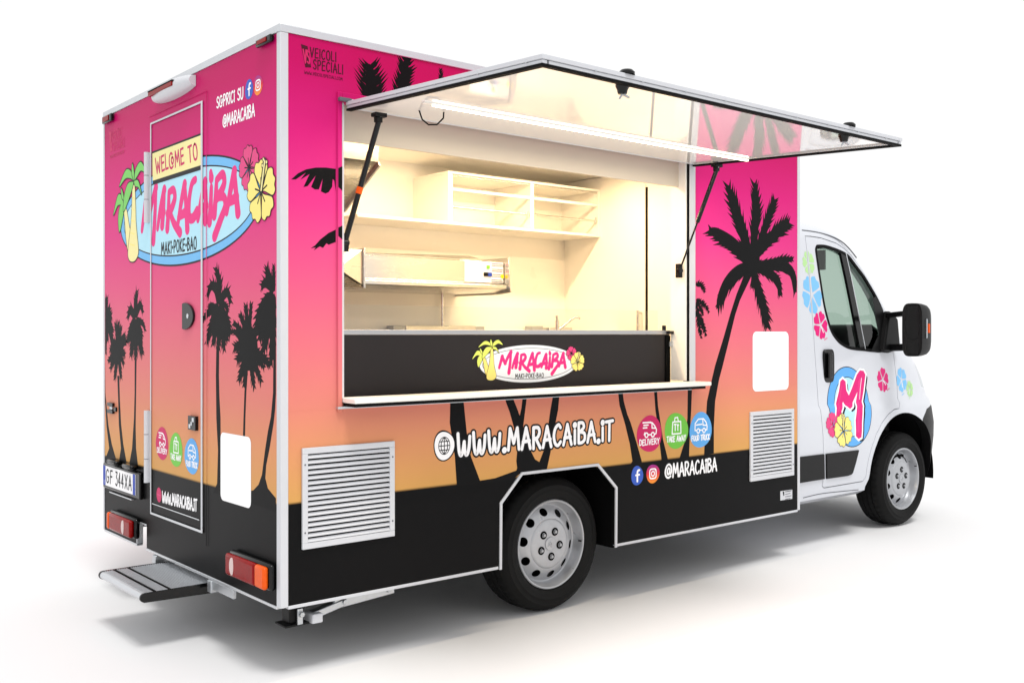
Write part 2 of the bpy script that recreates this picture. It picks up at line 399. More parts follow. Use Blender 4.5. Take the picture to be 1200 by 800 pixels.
def text(d, t, quad, w, m, lay=1, gap=.2, line=None, lw=0., jit=0.):
    """set t into quad = (bottom-left, bottom-right, top-left) in the decal's own metres; w = pen width / letter height"""
    bl, br, tl = [Vector(q) for q in quad]; ux = (br - bl) / text_width(t, gap); uy = tl - bl; h = uy.length; x = 0.
    for ch in t:
        gw, st = GL[ch]; dy = random.uniform(-jit, jit)
        for p in st:
            pts = catmull(p[1:], 5) if p[0] == 'c' else p
            q = [bl + ux * (x + a) + uy * (b + dy) for a, b in pts]
            k = 1.7 if ch in '.-' or (ch == 'i' and p[0][1] > .8) else 1.
            if line: d.stroke(q, w * h * k + 2 * lw, line, lay)
            d.stroke(q, w * h * k, m, lay + 1)
        x += gw + gap
# ================================================================ the setting
gm = MB(); gm.add([(-150, -150, 0), (150, -150, 0), (150, 150, 0), (-150, 150, 0)], [(0, 1, 2, 3)], GROUND)
g = gm.build('ground'); g['kind'] = 'structure'

# ================================================================ box body
BL, BW, Z0, Z1 = 3.663, 2.213, .312, 2.737
OX0, OX1, OZ0, OZ1 = .287, 2.582, 1.15, 2.45            # serving opening
ARCH = [(1.172, Z0), (1.175, .625), (1.309, .757), (1.837, .757), (1.976, .622), (1.973, Z0)]
outer = [(.012, Z0)] + ARCH + [(BL - .008, Z0), (BL - .008, Z1 - .01), (.012, Z1 - .01)]
MB().prism(outer, 'y', 0, .03, WRAP, holes=[[(OX0, OZ0), (OX1, OZ0), (OX1, OZ1), (OX0, OZ1)]]).build('side_wall', ROOT)
# far side wall, same height and arch
MB().prism(outer, 'y', BW - .03, BW, WRAP).build('side_wall', ROOT)
# rear wall with the notch and the door opening (drawn in y, z)
DY0, DY1, DZ0, DZ1 = .797, 1.456, .514, 2.549
rw = [(.012, Z0), (1.529, Z0), (1.529, .438), (1.669, .438), (1.669, Z0), (BW - .012, Z0), (BW - .012, Z1 - .01), (.012, Z1 - .01)]
MB().prism(rw, 'x', 0, .03, WRAP, holes=[[(DY0, DZ0), (DY1, DZ0), (DY1, DZ1), (DY0, DZ1)]]).build('rear_wall', ROOT)
MB().box(BL - .04, BL - .004, .03, BW - .03, .42, Z1 - .02, WHITE).build('front_wall', ROOT)
MB().box(.0, BL, .0, BW, Z1 - .034, Z1 - .004, ALUW).build('roof', ROOT)
MB().prism([(.04, .035), (1.12, .035), (1.12, .44), (2.03, .44), (2.03, .035), (BL - .045, .035), (BL - .045, BW - .035), (2.03, BW - .035), (2.03, BW - .44), (1.12, BW - .44), (1.12, BW - .035), (.04, BW - .035)], 'z', .50, .549, UNDER).build('floor', ROOT)

# aluminium edge profiles, each a length of its own
def trim(x0, x1, y0, y1, z0, z1, m=ALU, bev=.003): return MB().box(x0, x1, y0, y1, z0, z1, m).build('edge_trim', ROOT, bevel=bev)
T = .004
trim(-T, .034, -T, .03, Z0 + .001, Z1 - .033, ALUW)                      # rear right upright
trim(-T, .03, BW - .014, BW + T, Z0 + .001, Z1 - .033, ALUW)             # rear left upright
trim(BL - .022, BL + T, -T, .03, Z0 + .001, Z1 - .033, ALUW)             # front right upright
trim(BL - .03, BL + T, BW - .03, BW + T, Z0 + .001, Z1 - .033, ALUW)
trim(-T - .002, BL + T, -T - .002, .03, Z1 - .033, Z1)                    # top rails
trim(-T - .002, .03, .03, BW - .03, Z1 - .033, Z1)
trim(-T - .002, BL + T, BW - .03, BW + T + .002, Z1 - .033, Z1)
trim(BL - .03, BL + T, .03, BW - .03, Z1 - .033, Z1)
trim(.034, 1.160, -T, .03, Z0 - .008, Z0 + .006, ALUW, .002)             # skirt rails
trim(1.985, BL - .022, -T, .03, Z0 - .008, Z0 + .006, ALUW, .002)
trim(.034, 1.160, BW - .03, BW + T, Z0 - .008, Z0 + .006, ALUW, .002)
trim(1.985, BL - .03, BW - .03, BW + T, Z0 - .008, Z0 + .006, ALUW, .002)
trim(-T, .03, .03, 1.529, Z0 - .008, Z0 + .005, ALU, .002)
trim(-T, .03, 1.669, BW - .014, Z0 - .008, Z0 + .005, ALU, .002)
trim(-T, .03, 1.535, 1.663, .432, .441, ALU, .002)
trim(-T, .03, 1.663, 1.672, Z0 + .005, .441, ALU, .002)
def arch_trim(y0, y1):
    b = MB(); w = .007
    A = [(p[0], p[1] - (.008 if p[1] == Z0 else 0)) for p in ARCH]
    for k in range(len(A) - 1):
        a, c = Vector(A[k]), Vector(A[k + 1]); d = (c - a).normalized(); n = Vector((-d.y, d.x)); e = d * (w * .42)
        p = [a - e + n * w, c + e + n * w, c + e - n * w, a - e - n * w]
        b.prism([(q.x, q.y) for q in p], 'y', y0 - .0003 * k, y1, ALUW)
    b.build('arch_trim', ROOT)
arch_trim(-.007, -.0005); arch_trim(BW + .0005, BW + .007)

for (a, c) in ((.036, 3.64),): MB().box(a, c, -.0004, -.0001, 1.1275, 1.1305, WRAP).build('film_seam', ROOT)
# wheel boxes and chassis in the dark underneath
for (y0, y1, o) in ((.0305, .42, 1), (BW - .42, BW - .0305, -1)):
    w = MB(); w.box(1.13, 1.17, y0, y1, Z0 + .03, .80, UNDER); w.box(1.98, 2.02, y0, y1, Z0 - .02, .80, UNDER); w.box(1.171, 1.979, y0, y1, .79, .82, UNDER)
    yb = .40 if o > 0 else BW - .42
    w.box(1.171, 1.979, yb, yb + .02, .36, .789, UNDER)
    w.build('wheel_box', ROOT)
for y in (.62, BW - .70): MB().box(.1, 5.2, y, y + .08, .36, .495, UNDER).build('chassis_rail', ROOT)
MB().tube([(1.6, .25, .348), (1.6, BW - .25, .348)], .045, UNDER, 14).build('rear_axle', ROOT, smooth=50)
MB().tube([(5.225, .3, .36), (5.225, BW - .3, .36)], .04, UNDER, 14).build('front_axle', ROOT, smooth=50)
MB().box(.25, .75, .85, 1.40, .34, .49, UNDER).build('spare_tank', ROOT, bevel=.02)
MB().box(2.1, 3.1, .75, 1.45, .31, .49, UNDER).build('fuel_tank', ROOT, bevel=.03)

# ---------------------------------------------------------------- wheels
def make_wheel(name):
    """outer face at y=0 looking to -y, axle at the origin; returns (tyre mesh, rim mesh, nut mesh, cap mesh)"""
    R, wd = .352, .215
    prof = [(.222, .03), (.232, .010), (.240, .000), (.258, -.008), (.278, -.0115), (.281, -.0135), (.284, -.012), (.306, -.0085), (.309, -.010), (.312, -.006), (.330, .006), (.341, .018), (.3475, .030), (.351, .046),
            (.352, .056), (.352, .060), (.343, .062), (.343, .068), (.352, .070), (.3525, .098), (.3525, .100), (.3435, .102), (.3435, .108), (.3525, .110),
            (.3525, .140), (.3435, .142), (.3435, .148), (.352, .150), (.352, .160), (.349, .178), (.341, .194), (.320, .214), (.285, .224), (.25, .216), (.222, .185)]
    def mod(i, k):
        if 12 <= i <= 15 or 27 <= i <= 29: return -.006 if (k % 4 == 0) else 0
        if 19 <= i <= 20 or 23 <= i <= 24: return -.004 if (k % 4 == 2) else 0
        return 0
    ty = MB().lathe(prof, (0, 0, 0), TYRE, n=168, mod=mod).mesh('tyre', smooth=38)
    f = [(.2335, .010), (.2325, .001), (.228, -.003), (.222, .000), (.2185, .008), (.215, .026), (.210, .046), (.2035, .058), (.198, .061), (.190, .057), (.176, .046), (.160, .034), (.146, .026), (.136, .0235), (.131, .0235),
         (.1275, .0195), (.123, .0165), (.115, .0155), (.04, .0155), (.0385, .0165), (.0001, .0165)]
    bk = [(r, t + .010) for r, t in f[8:]][::-1]; bk = bk + [(.207, .075), (.2115, .19), (.222, .2), (.226, .19), (.222, .06)]
    rim = MB().lathe(f + bk, (0, 0, 0), RIM, n=96, closed=True).mesh('rim', weld=True)
    cut = MB()
    for k in range(10):
        a = 2 * math.pi * (k + .3) / 10; cx, cz = .166 * math.cos(a), .166 * math.sin(a)
        u = Vector((-math.sin(a), 0, math.cos(a))); v = Vector((math.cos(a), 0, math.sin(a)))
        ring = [(Vector((cx, 0, cz)) + u * .0245 * math.cos(t) + v * .0195 * math.sin(t)) for t in [2 * math.pi * j / 18 for j in range(18)]]
        vs = [(p.x, -.02, p.z) for p in ring] + [(p.x, .075, p.z) for p in ring]
        cut.add(vs, [tuple(range(18)), tuple(range(18, 36))[::-1]] + [(j, (j + 1) % 18, 18 + (j + 1) % 18, 18 + j) for j in range(18)], VOID)
    rim = smooth_mesh(boolean(rim, cut.mesh('cut')), 32)
    nut = MB(); nut.lathe([(.0215, .0175), (.0215, .0130), (.020, .0122), (.0125, .0122), (.0125, .0140)], (0, 0, 0), VOID, 20)
    nut.lathe([(.0125, .0145), (.0100, .0145), (.0088, .004), (.006, .002), (.0001, .0018)], (0, 0, 0), RIM, 6)
    nut = nut.mesh('nut', smooth=30)
    cap = MB().lathe([(.034, .017), (.034, .0125), (.0325, .0112), (.0001, .0105)], (0, 0, 0), RIM, 40)
    for dz in (.006, -.006):                                          # the two chevrons pressed into the cap
        for sx in (-1, 1): cap.bar((sx * .013, .0095, dz - .008), (0, .0095, dz + .003), .0045, .003, RIM, up=(0, 1, 0))
    cap = cap.mesh('cap', smooth=30)
    hub = MB().lathe([(.11, .05), (.11, .2), (.0001, .2)], (0, 0, 0), VOID, 24); hub.lathe([(.2, .14), (.0001, .14)], (0, 0, 0), VOID, 24); hub = hub.mesh('drum', smooth=40)
    vl = MB().tube([(.19, .01, .06), (.196, -.006, .062)], .004, SEAL, 8); vl = vl.mesh('valve', smooth=30)
    return ty, rim, nut, cap, hub, vl
WM = make_wheel('wheel')
def wheel(loc, flip, rot):
    e = place(bpy.data.objects.new('wheel', None), ROOT, loc)
    e.rotation_euler = (0, rot, math.pi if flip else 0)
    mkobj('tyre', WM[0], e); mkobj('rim', WM[1], e); mkobj('brake_drum', WM[4], e); mkobj('hub_cap', WM[3], e); mkobj('tyre_valve', WM[5], e)
    for k in range(5):
        a = 2 * math.pi * (k + .12) / 5; mkobj('wheel_nut', WM[2], e, (.068 * math.cos(a), 0, .068 * math.sin(a)))
wheel((1.6, .095, .352), False, .35); wheel((5.225, .152, .354), False, -.1)
wheel((1.6, BW - .095, .352), True, .2); wheel((5.225, BW - .152, .354), True, .5)

# ---------------------------------------------------------------- serving opening
fr = MB()
fr.box(OX0 - .022, OX0, -.010, .0, OZ0 - .035, OZ1 + .045, WRAP).box(OX0, OX1 + .02, -.010, .0, OZ1 + .002, OZ1 + .045, WRAP)
fr.build('opening_frame', ROOT, bevel=.003)
MB().box(OX1 - .004, OX1 + .048, -.006, .0295, OZ0 - .005, OZ1 + .001, ALUW).build('opening_jamb', ROOT, bevel=.003)
MB().box(OX1 - .018, OX1 - .004, -.003, .03, OZ0, OZ1, SEAL).build('door_seal', ROOT)
MB().box(OX0, OX0 + .012, -.003, .10, OZ0 + .02, OZ1, ALUW).build('opening_jamb', ROOT)
MB().box(OX1 - .03, OX1 - .0185, .004, .115, OZ0 + .03, OZ1 - .01, WHITE).build('opening_jamb', ROOT)
# roller header above the opening
MB().box(OX0 - .03, OX1 + .04, .055, .075, 2.30, 2.69, flat('beige_header', (204, 194, 178))).build('header_panel', ROOT, bevel=.003)
# fold-down shelf
b = MB(); b.box(.289, 2.645, -.112, .012, 1.153, 1.176, WHITE); b.build('serving_shelf', ROOT, bevel=.005)
MB().box(.296, 2.60, -.104, -.002, 1.138, 1.1525, SEAL).build('shelf_seal', ROOT)
MB().box(.26, 2.58, -.02, -.0005, 1.128, 1.1375, ALU).build('shelf_hinge', ROOT)
for x in (2.60,): MB().bar((x, -.07, 1.152), (x - .06, -.005, 1.140), .01, .008, BLK).build('shelf_bracket', ROOT)

# ---------------------------------------------------------------- raised hatch
HA, HB = Vector((0, -.012, 2.455)), Vector((0, -1.295, 2.392))       # top edge: at the hinge and at the outer edge (y, z)
hd = (HB - HA).normalized(); hn = Vector((0, hd.z, -hd.y)); hn = hn if hn.z > 0 else -hn
HL = (HB - HA).length; HX0, HX1, HT = .303, 2.618, .036
def hp(x, t, n): p = HA + hd * t + hn * n; return Vector((x, p.y, p.z))
def hbox(b, x0, x1, t0, t1, n0, n1, m):
    return b.add([hp(x, t, n) for x in (x0, x1) for t in (t0, t1) for n in (n0, n1)],
                 [(0, 1, 3, 2), (4, 6, 7, 5), (0, 4, 5, 1), (2, 3, 7, 6), (0, 2, 6, 4), (1, 5, 7, 3)], m)
E_ = bpy.data.objects.new
HATCH = place(E_('serving_hatch', None), ROOT, (0, 0, 0)); HATCH.location = -ROOT.location
b = MB(); hbox(b, HX0 + .02, HX1 - .02, .02, HL - .02, -HT + .008, -HT + .014, GLOSSW); b.build('underside_panel', HATCH)
b = MB(); hbox(b, HX0 + .02, HX1 - .02, .02, HL - .02, -.006, -.002, V_PINK); b.build('outer_panel', HATCH)
for (x0, x1, t0, t1) in ((HX0, HX0 + .03, .0, HL), (HX1 - .03, HX1, .0, HL), (HX0 + .03, HX1 - .03, HL - .03, HL), (HX0 + .03, HX1 - .03, .0, .03)):
    b = MB(); hbox(b, x0, x1, t0, t1, -.016, .0, ALUW); hbox(b, x0 + .004, x1 - .004, t0 + .004, t1 - .004, -HT + .006, -.018, ALUW)
    hbox(b, x0 + .007, x1 - .007, t0 + .007, t1 - .007, -.0185, -.0155, ALU)
    b.build('hatch_frame', HATCH, bevel=.002)
for (x0, x1, t0, t1) in ((HX0 + .001, HX0 + .024, .003, HL - .003), (HX1 - .024, HX1 - .001, .003, HL - .003), (HX0 + .025, HX1 - .025, HL - .024, HL - .002)):
    b = MB(); hbox(b, x0, x1, t0, t1, -HT - .004, -HT + .0055, SEAL); b.build('hatch_seal', HATCH)
for k in range(9):                                                     # screws along the frame
    x = HX0 + .25 + k * .24; p = hp(x, HL + .001, -.017); MB().lathe([(.004, 0), (.003, -.0015), (.0001, -.002)], p, GALV, 10).build('screw', HATCH)
for k in range(5):
    p = hp(HX0 - .001, .12 + k * .27, -.017); MB().lathe([(.004, 0), (.003, -.0015), (.0001, -.002)], p, GALV, 10, axis='x').build('screw', HATCH)
MB().tube([(HX0 - .01, -.012, 2.462), (HX1 + .01, -.012, 2.462)], .008, ALU, 12).build('hatch_hinge', HATCH, smooth=50)
MB().box(HX0 - .04, HX0 + .02, -.03, -.0105, 2.452, 2.468, V_GREY).build('hinge_end', HATCH, bevel=.003)
# light strip
b = MB(); hbox(b, .44, 2.60, .380, .400, -HT + .002, -HT + .0078, WHITE); b.build('light_channel', HATCH)
b = MB(); hbox(b, .49, 2.595, .382, .398, -HT - .005, -HT + .0018, LED); b.build('light_strip', HATCH)
lp = hp(1.54, .39, -HT - .02)
la = bpy.data.lights.new('hatch_light', 'AREA'); la.shape = 'RECTANGLE'; la.size = 2.1; la.size_y = .03; la.energy = 16; la.color = (1, .87, .68)
lo = place(E_('hatch_light', la), HATCH, lp)
w = [hp(.55, .20, -HT + .008), hp(.56, .21, -HT - .03), hp(.58, .23, -HT - .052), hp(.61, .25, -HT - .05), hp(.635, .262, -HT - .02), hp(.635, .264, -HT + .006)]
MB().tube([Vector((*p,)) for p in w], .0035, SEAL, 8).build('cable', HATCH, smooth=60)
# catches at the outer edge
for px in ((725, 92), (986, 158)):
    q = None
    for k in range(60):                                               # slide along the edge until it lines up with the photo's x
        x = HX0 + (HX1 - HX0) * k / 59; c = hp(x, HL - .05, 0); d = c - CP
        sx = PCX + PF * (d.x * _s - d.y * _c) / (d.x * _c + d.y * _s)
        if sx >= px[0]: q = x; break
    if q is None: q = HX1 - .2
    b = MB(); c = hp(q, HL - .045, -HT + .005); b.lathe([(.0001, 0), (.026, 0), (.026, -.008), (.02, -.02), (.017, -.034), (.0001, -.036)], c, GBLK, 20, axis='z')
    b.bar(c + Vector((0, 0, -.034)), c + Vector((.028, -.008, -.045)), .008, .006, GALV); b.bar(c + Vector((.0, .0, -.034)), c + Vector((-.006, .01, -.052)), .007, .006, GALV)
    c2 = hp(q - .01, HL - .015, .0); b.lathe([(.03, -.002), (.03, .008), (.022, .016), (.0001, .018)], c2, GBLK, 20, axis='z')
    b.build('hatch_catch', HATCH, smooth=40)
# gas struts
def strut(a, c, k, name='gas_strut', band=False):
    a, c = Vector(a), Vector(c); m = a.lerp(c, k)
    o = MB().tube([a, m], .0125, GBLK, 14).build(name, ROOT, smooth=40)
    sub = MB().tube([m, c], .0055, GBLK, 10).build('piston_rod', o, smooth=40); sub.location = (0, 0, 0)
    e = MB(); d = (a - c).normalized()
    e.tube([a - d * .01, a + d * .018], .009, GALV, 10); e.box(a.x - .03, a.x + .03, a.y - .02, a.y + .02, a.z + .012, a.z + .03, BLK); e.box(a.x - .02, a.x + .012, a.y - .012, a.y + .012, a.z - .012, a.z + .013, BLK)
    e.build('strut_mount', o, bevel=.003)
    e = MB(); e.lathe([(.0001, -.02), (.014, -.018), (.016, 0), (.014, .018), (.0001, .02)], c, GBLK, 14, axis='x'); e.box(c.x - .012, c.x + .016, c.y - .01, c.y + .022, c.z - .04, c.z + .04, BLK); e.build('strut_mount', o, bevel=.003)
    if band:
        p, q = a.lerp(c, .545), a.lerp(c, .60); MB().tube([p, q], .0145, LENSO, 14).build('strut_band', o, smooth=40)
strut((.425, -.085, 2.38), (.325, .035, 1.85), .999, band=True)
sa = at_x((840, 196), 2.598); strut((2.598, sa.y, sa.z - .012), (2.517, .018, 1.812), .52)

# ---------------------------------------------------------------- serving counter just inside
CT = MB().box(.30, 2.555, .118, .50, 1.447, 1.470, EDGE).build('counter_top', ROOT, bevel=.002)
CPN = MB().box(.30, 2.545, .120, .145, 1.10, 1.4465, PANEL).build('counter_front', ROOT)
MB().box(2.505, 2.5445, .112, .1195, 1.12, 1.44, VOID).build('counter_post', ROOT)
b = MB(); b.box(2.515, 2.55, .09, .117, 1.448, 1.466, GBLK); b.lathe([(.012, 0), (.012, .028), (.0001, .03)], (2.51, .13, 1.47), GBLK, 16, axis='z'); b.build('counter_latch', ROOT, smooth=40)
MB().box(2.53, 2.552, .10, .1115, 1.375, 1.405, GALV).build('counter_hinge', ROOT, bevel=.002)
MB().box(.36, 2.54, .205, .211, 1.4705, 1.585, CLEAR).build('glass_guard', ROOT)
# the rear worktop with its steel upstand, tap
WT = MB().box(.25, 3.6, 1.55, 2.165, 1.42, 1.462, STEEL).build('worktop', ROOT, bevel=.003)
b = MB(); b.box(.26, 3.58, 1.60, 2.16, .551, 1.4195, WHITE); b.build('base_cabinet', ROOT)
for (x0, x1, z1, m) in ((.7, 1.12, 1.488, STEEL), (1.16, 1.28, 1.498, EDGE), (1.34, 1.50, 1.498, STEEL), (1.9, 2.0, 1.505, EDGE), (2.003, 2.62, 1.506, STEEL), (2.62, 2.70, 1.503, EDGE), (3.17, 3.28, 1.508, EDGE), (3.34, 3.59, 1.497, STEEL)):
    MB().box(x0, x1, 2.06, 2.15, 1.4625, z1, m).build('steel_pan', WT, bevel=.003)
tp = at_y((653, 383), 1.85)
b = MB(); bx, by, bz = tp.x, tp.y, 1.462
b.tube([(bx, by, bz), (bx, by, bz + .09)], .016, STEEL, 14); b.tube([(bx, by, bz + .09), (bx - .005, by, bz + .125)], .011, STEEL, 12)
b.tube([(bx + .02, by, bz + .02), (bx + .10, by - .05, bz + .095), (bx + .125, by - .065, bz + .113), (bx + .15, by - .08, bz + .112), (bx + .158, by - .085, bz + .10)], [.011, .0095, .0095, .0095, .01], STEEL, 12)
b.build('tap', WT, smooth=50)

# inner walls and ceiling (white laminate)
MB().box(.032, 3.618, 2.17, 2.182, .55, 2.695, WHITE).build('inner_back_wall', ROOT)
MB().box(.0325, .045, .04, .79, .55, 2.69, WHITE).build('inner_rear_wall', ROOT)
MB().box(3.608, 3.6225, .04, 2.17, .55, 2.69, WHITE).build('inner_front_wall', ROOT)
MB().box(.046, 3.607, .076, 2.169, 2.66, 2.6995, WHITE).build('ceiling', ROOT)
MB().box(.046, OX0 - .001, .0305, .04, .55, 2.66, WHITE).build('inner_side_wall', ROOT)
MB().box(OX1 + .05, 3.607, .0305, .04, .55, 2.66, WHITE).build('inner_side_wall', ROOT)
MB().box(OX0, OX1 + .05, .0305, .04, .83, 1.148, WHITE).build('inner_side_wall', ROOT)
# passage door in the front wall: dark joint and bar handle
jt = at_x((757, 300), 3.59).y
MB().box(3.596, 3.6075, jt + .014, 2.12, 1.462, 2.655, WHITE).build('wall_panel', ROOT)
MB().box(3.596, 3.6075, .12, jt - .014, .56, 2.53, WHITE).build('cab_door', ROOT)
MB().box(3.600, 3.6076, jt - .0135, jt + .0135, .56, 2.53, SEAL).build('door_gap', ROOT)
hq = at_x((748, 352), 3.56); b = MB()
b.tube([(3.555, hq.y, 1.20), (3.555, hq.y, 1.62)], .011, STEEL, 12); b.tube([(3.555, hq.y, 1.605), (3.5965, hq.y, 1.605)], .008, STEEL, 10); b.tube([(3.555, hq.y, 1.25), (3.5965, hq.y, 1.25)], .008, STEEL, 10); b.build('bar_handle', ROOT, smooth=50)

# wall shelf with two glazed bays and guard rails
SH = MB().box(1.425, 3.595, 1.75, 2.1695, 2.195, 2.215, WHITE).build('wall_shelf', ROOT, bevel=.002)
MB().box(2.14, 3.595, 1.75, 2.1695, 2.545, 2.562, WHITE).build('shelf_top', SH, bevel=.002)
for x0, x1 in ((2.14, 2.178), (2.885, 2.915), (3.570, 3.5945)): MB().box(x0, x1, 1.752, 2.169, 2.2155, 2.5445, WHITE).build('divider', SH)
for x0, x1 in ((2.1785, 2.8845), (2.9155, 3.5695)):
    MB().box(x0, x1, 1.754, 1.772, 2.430, 2.450, WHITE).build('guard_rail', SH, bevel=.002)
    MB().tube([(x0, 1.762, 2.318), (x1, 1.762, 2.318)], .009, STEEL, 10).build('guard_rail', SH, smooth=40)
    MB().tube([(x0, 1.764, 2.535), (x1, 1.764, 2.535)], .006, STEEL, 10).build('guard_rail', SH, smooth=40)
    MB().box(x1 - .03, x1 - .012, 1.752, 1.7535, 2.30, 2.345, GALV).build('shelf_catch', SH)
# steel extractor hood in the left rear corner of the kitchen
pr = [(1.30, 2.659), (1.30, 2.47), (1.72, 2.225), (2.1695, 2.225), (2.1695, 2.659)]
b = MB(); b.prism(pr, 'x', .12, 1.30, STEEL); hood = b.build('extractor_hood', ROOT, bevel=.004)
MB().bar((1.306, 1.305, 2.462), (1.306, 1.715, 2.222), .012, .03, GALV).build('hood_lip', hood)

# ceiling lights inside
for (y, x0, x1, e) in ((.55, .5, 3.3, 50), (1.35, .5, 3.3, 58)):
    MB().box(x0, x1, y - .03, y + .03, 2.645, 2.6595, LED).build('ceiling_lamp', ROOT)
    l = bpy.data.lights.new('kitchen_light', 'AREA'); l.shape = 'RECTANGLE'; l.size = x1 - x0; l.size_y = .06; l.energy = e; l.color = (1, .70, .385)
    place(E_('kitchen_light', l), ROOT, ((x0 + x1) / 2, y, 2.638))

# ---------------------------------------------------------------- steel appliance hung on the back wall, under the shelf
AP = bpy.data.objects.new('kitchen_appliance', None); COL.objects.link(AP); AP.location = (1.9, 2.17, 1.73)
AP['label'] = 'long stainless steel kitchen unit with white control panel hung below the wall shelf'; AP['category'] = 'kitchen unit'
def ap(b, name, **k):
    o = b.build(name, AP, **k); o.location = -AP.location; return o
yA = 1.60
pr = [(yA, 1.945), (yA, 1.795), (yA - .045, 1.782), (yA - .045, 1.755), (yA + .06, 1.735), (2.168, 1.735), (2.168, 1.945)]
ap(MB().prism(pr, 'x', 1.36, 2.505, STEEL), 'steel_body', bevel=.004)
ap(MB().prism([(yA - .05, 1.975), (yA - .07, 1.735), (yA + .06, 1.722), (2.168, 1.722), (2.168, 1.975)], 'x', 2.508, 2.520, STEEL), 'end_plate', bevel=.002)
lid = [(1.36, yA - .005, 1.952), (2.10, yA - .005, 1.950), (2.30, yA + .02, 1.962), (2.28, yA + .10, 1.985), (1.36, yA + .10, 1.962)]
ap(MB().add(lid + [(p[0], p[1], p[2] - .006) for p in lid], [(0, 1, 2, 3, 4), (9, 8, 7, 6, 5), (0, 5, 6, 1), (1, 6, 7, 2), (2, 7, 8, 3), (3, 8, 9, 4), (4, 9, 5, 0)], STEEL), 'lid')
b = MB(); cx, cz = 1.235, 1.842                                       # end drum with folded steel creases
b.add([(1.10, yA - .04, 1.735), (1.345, yA - .04, 1.735), (1.345, yA - .04, 1.968), (1.10, yA - .04, 1.968), (1.16, yA - .075, 1.85)], [(0, 1, 4), (1, 2, 4), (2, 3, 4), (3, 0, 4)], STEEL)
b.box(1.10, 1.345, yA - .039, 2.0, 1.735, 1.968, STEEL); ap(b, 'end_drum')
ap(MB().box(1.347, 1.359, yA - .055, 2.0, 1.730, 1.978, STEEL), 'drum_flange', bevel=.002)
ap(MB().bar((1.10, yA - .085, 1.86), (1.335, yA - .06, 1.745), .008, .008, GBLK), 'drum_handle')
CPAN = flat('control_panel_white', (226, 230, 242), .3)
fy = yA - .0006
ap(MB().box(2.165, 2.50, yA - .003, yA - .0005, 1.800, 1.940, CPAN), 'control_panel')
b = MB(); y0 = yA - .0042
for (x, z, w, h, m) in ((2.352, 1.895, .022, .022, V_GREEN), (2.327, 1.842, .03, .026, V_INK), (2.362, 1.842, .03, .026, V_EU)): b.box(x, x + w, y0 - .008, yA - .003, z, z + h, m)
ap(b, 'switch')
b = MB()
for r_, z in enumerate((1.929, 1.916, 1.892, 1.879, 1.856, 1.843)):
    x = 2.398
    while x < 2.492:
        w = random.uniform(.004, .011); b.box(x, x + w, y0, yA - .0031, z - .0035, z + .0035, V_GREY if r_ % 3 else V_CRIM); x += w + .003
for z in (1.818, 1.806):
    x = 2.395
    while x < 2.49: w = random.uniform(.004, .010); b.box(x, x + w, y0, yA - .0031, z - .003, z + .003, V_INK); x += w + .003
ap(b, 'panel_print')
ap(MB().lathe([(.014, 0), (.014, -.002), (.0001, -.002)], (2.489, yA - .0048, 1.846), V_YG, 20), 'warning_sticker')
ap(MB().tube([(2.365, 2.13, 1.736), (2.365, 2.13, 1.462)], .010, STEEL, 10), 'pipe', smooth=40)
# ================================================================ cab
YC = BW / 2
LV = [(.30, .17, 5.94, .80), (.335, .105, 5.99, .78), (.45, .089, 6.02, .77), (.65, .085, 6.05, .76), (.76, .088, 6.06, .76), (.88, .100, 6.05, .77), (.935, .108, 6.04, .78), (.965, .125, 6.02, .79),
      (1.10, .135, 5.97, .80), (1.20, .142, 5.91, .82), (1.27, .148, 5.85, .85), (1.32, .152, 5.78, .88), (1.36, .155, 5.71, .82), (1.40, .158, 5.66, .72),
      (1.50, .1665, 5.55, .65), (1.6, .175, 5.44, .60), (1.7, .1835, 5.33, .55), (1.8, .192, 5.22, .50), (1.9, .2025, 5.105, .47), (2.0, .213, 4.985, .45), (2.06, .220, 4.905, .44), (2.11, .2275, 4.83, .43),
      (2.15, .238, 4.75, .42), (2.185, .262, 4.66, .41), (2.215, .30, 4.56, .40), (2.243, .36, 4.45, .38), (2.268, .45, 4.33, .36), (2.288, .56, 4.22, .34), (2.303, .70, 4.12, .30), (2.312, .85, 4.02, .28)]
def lv(z):
    for i in range(len(LV) - 1):
        if LV[i][0] <= z <= LV[i + 1][0]:
            t = (z - LV[i][0]) / (LV[i + 1][0] - LV[i][0]); return tuple(LV[i][k] + (LV[i + 1][k] - LV[i][k]) * t for k in (1, 2, 3))
    return LV[0][1:] if z < LV[0][0] else LV[-1][1:]
XR = 3.675
NS, NQ = 34, 22
def outline(z, dy=0., dx=0., xr=XR):
    ys, xf, cl = lv(z); ys += dy; xf -= dx; xc = xf - cl; pts = []
    for i in range(NS): pts.append((xr + (xc - xr) * i / NS, ys))
    for i in range(NQ + 1):
        t = math.pi / 2 * i / NQ; e = 2 / 2.7
        pts.append((xc + cl * math.sin(t) ** e, YC - (YC - ys) * math.cos(t) ** e))
    return pts + [(x, BW - y) for x, y in pts[:-1][::-1]]
def shell(zs, dy=0., dx=0., xr=XR, m=None):
    b = MB(); vs = []; fs = []; rows = [outline(z, dy, dx, xr) for z in zs]; n = len(rows[0])
    for z, r in zip(zs, rows): vs += [(x, y, z) for x, y in r]
    for i in range(len(zs) - 1):
        for k in range(n): fs.append((i * n + k, i * n + (k + 1) % n, (i + 1) * n + (k + 1) % n, (i + 1) * n + k))
    fs += [tuple(range(n))[::-1], tuple((len(zs) - 1) * n + k for k in range(n))]
    return b.add(vs, fs, m or PAINT).mesh('shell')
zs = sorted(set([l[0] for l in LV]))
body = shell(zs)
body = boolean(body, shell([.52, .6, .7, .85, .95, 1.1, 1.25, 1.36, 1.45, 1.6, 1.8, 2.0, 2.1, 2.16, 2.2], .055, .07, XR + .04, TRIM))
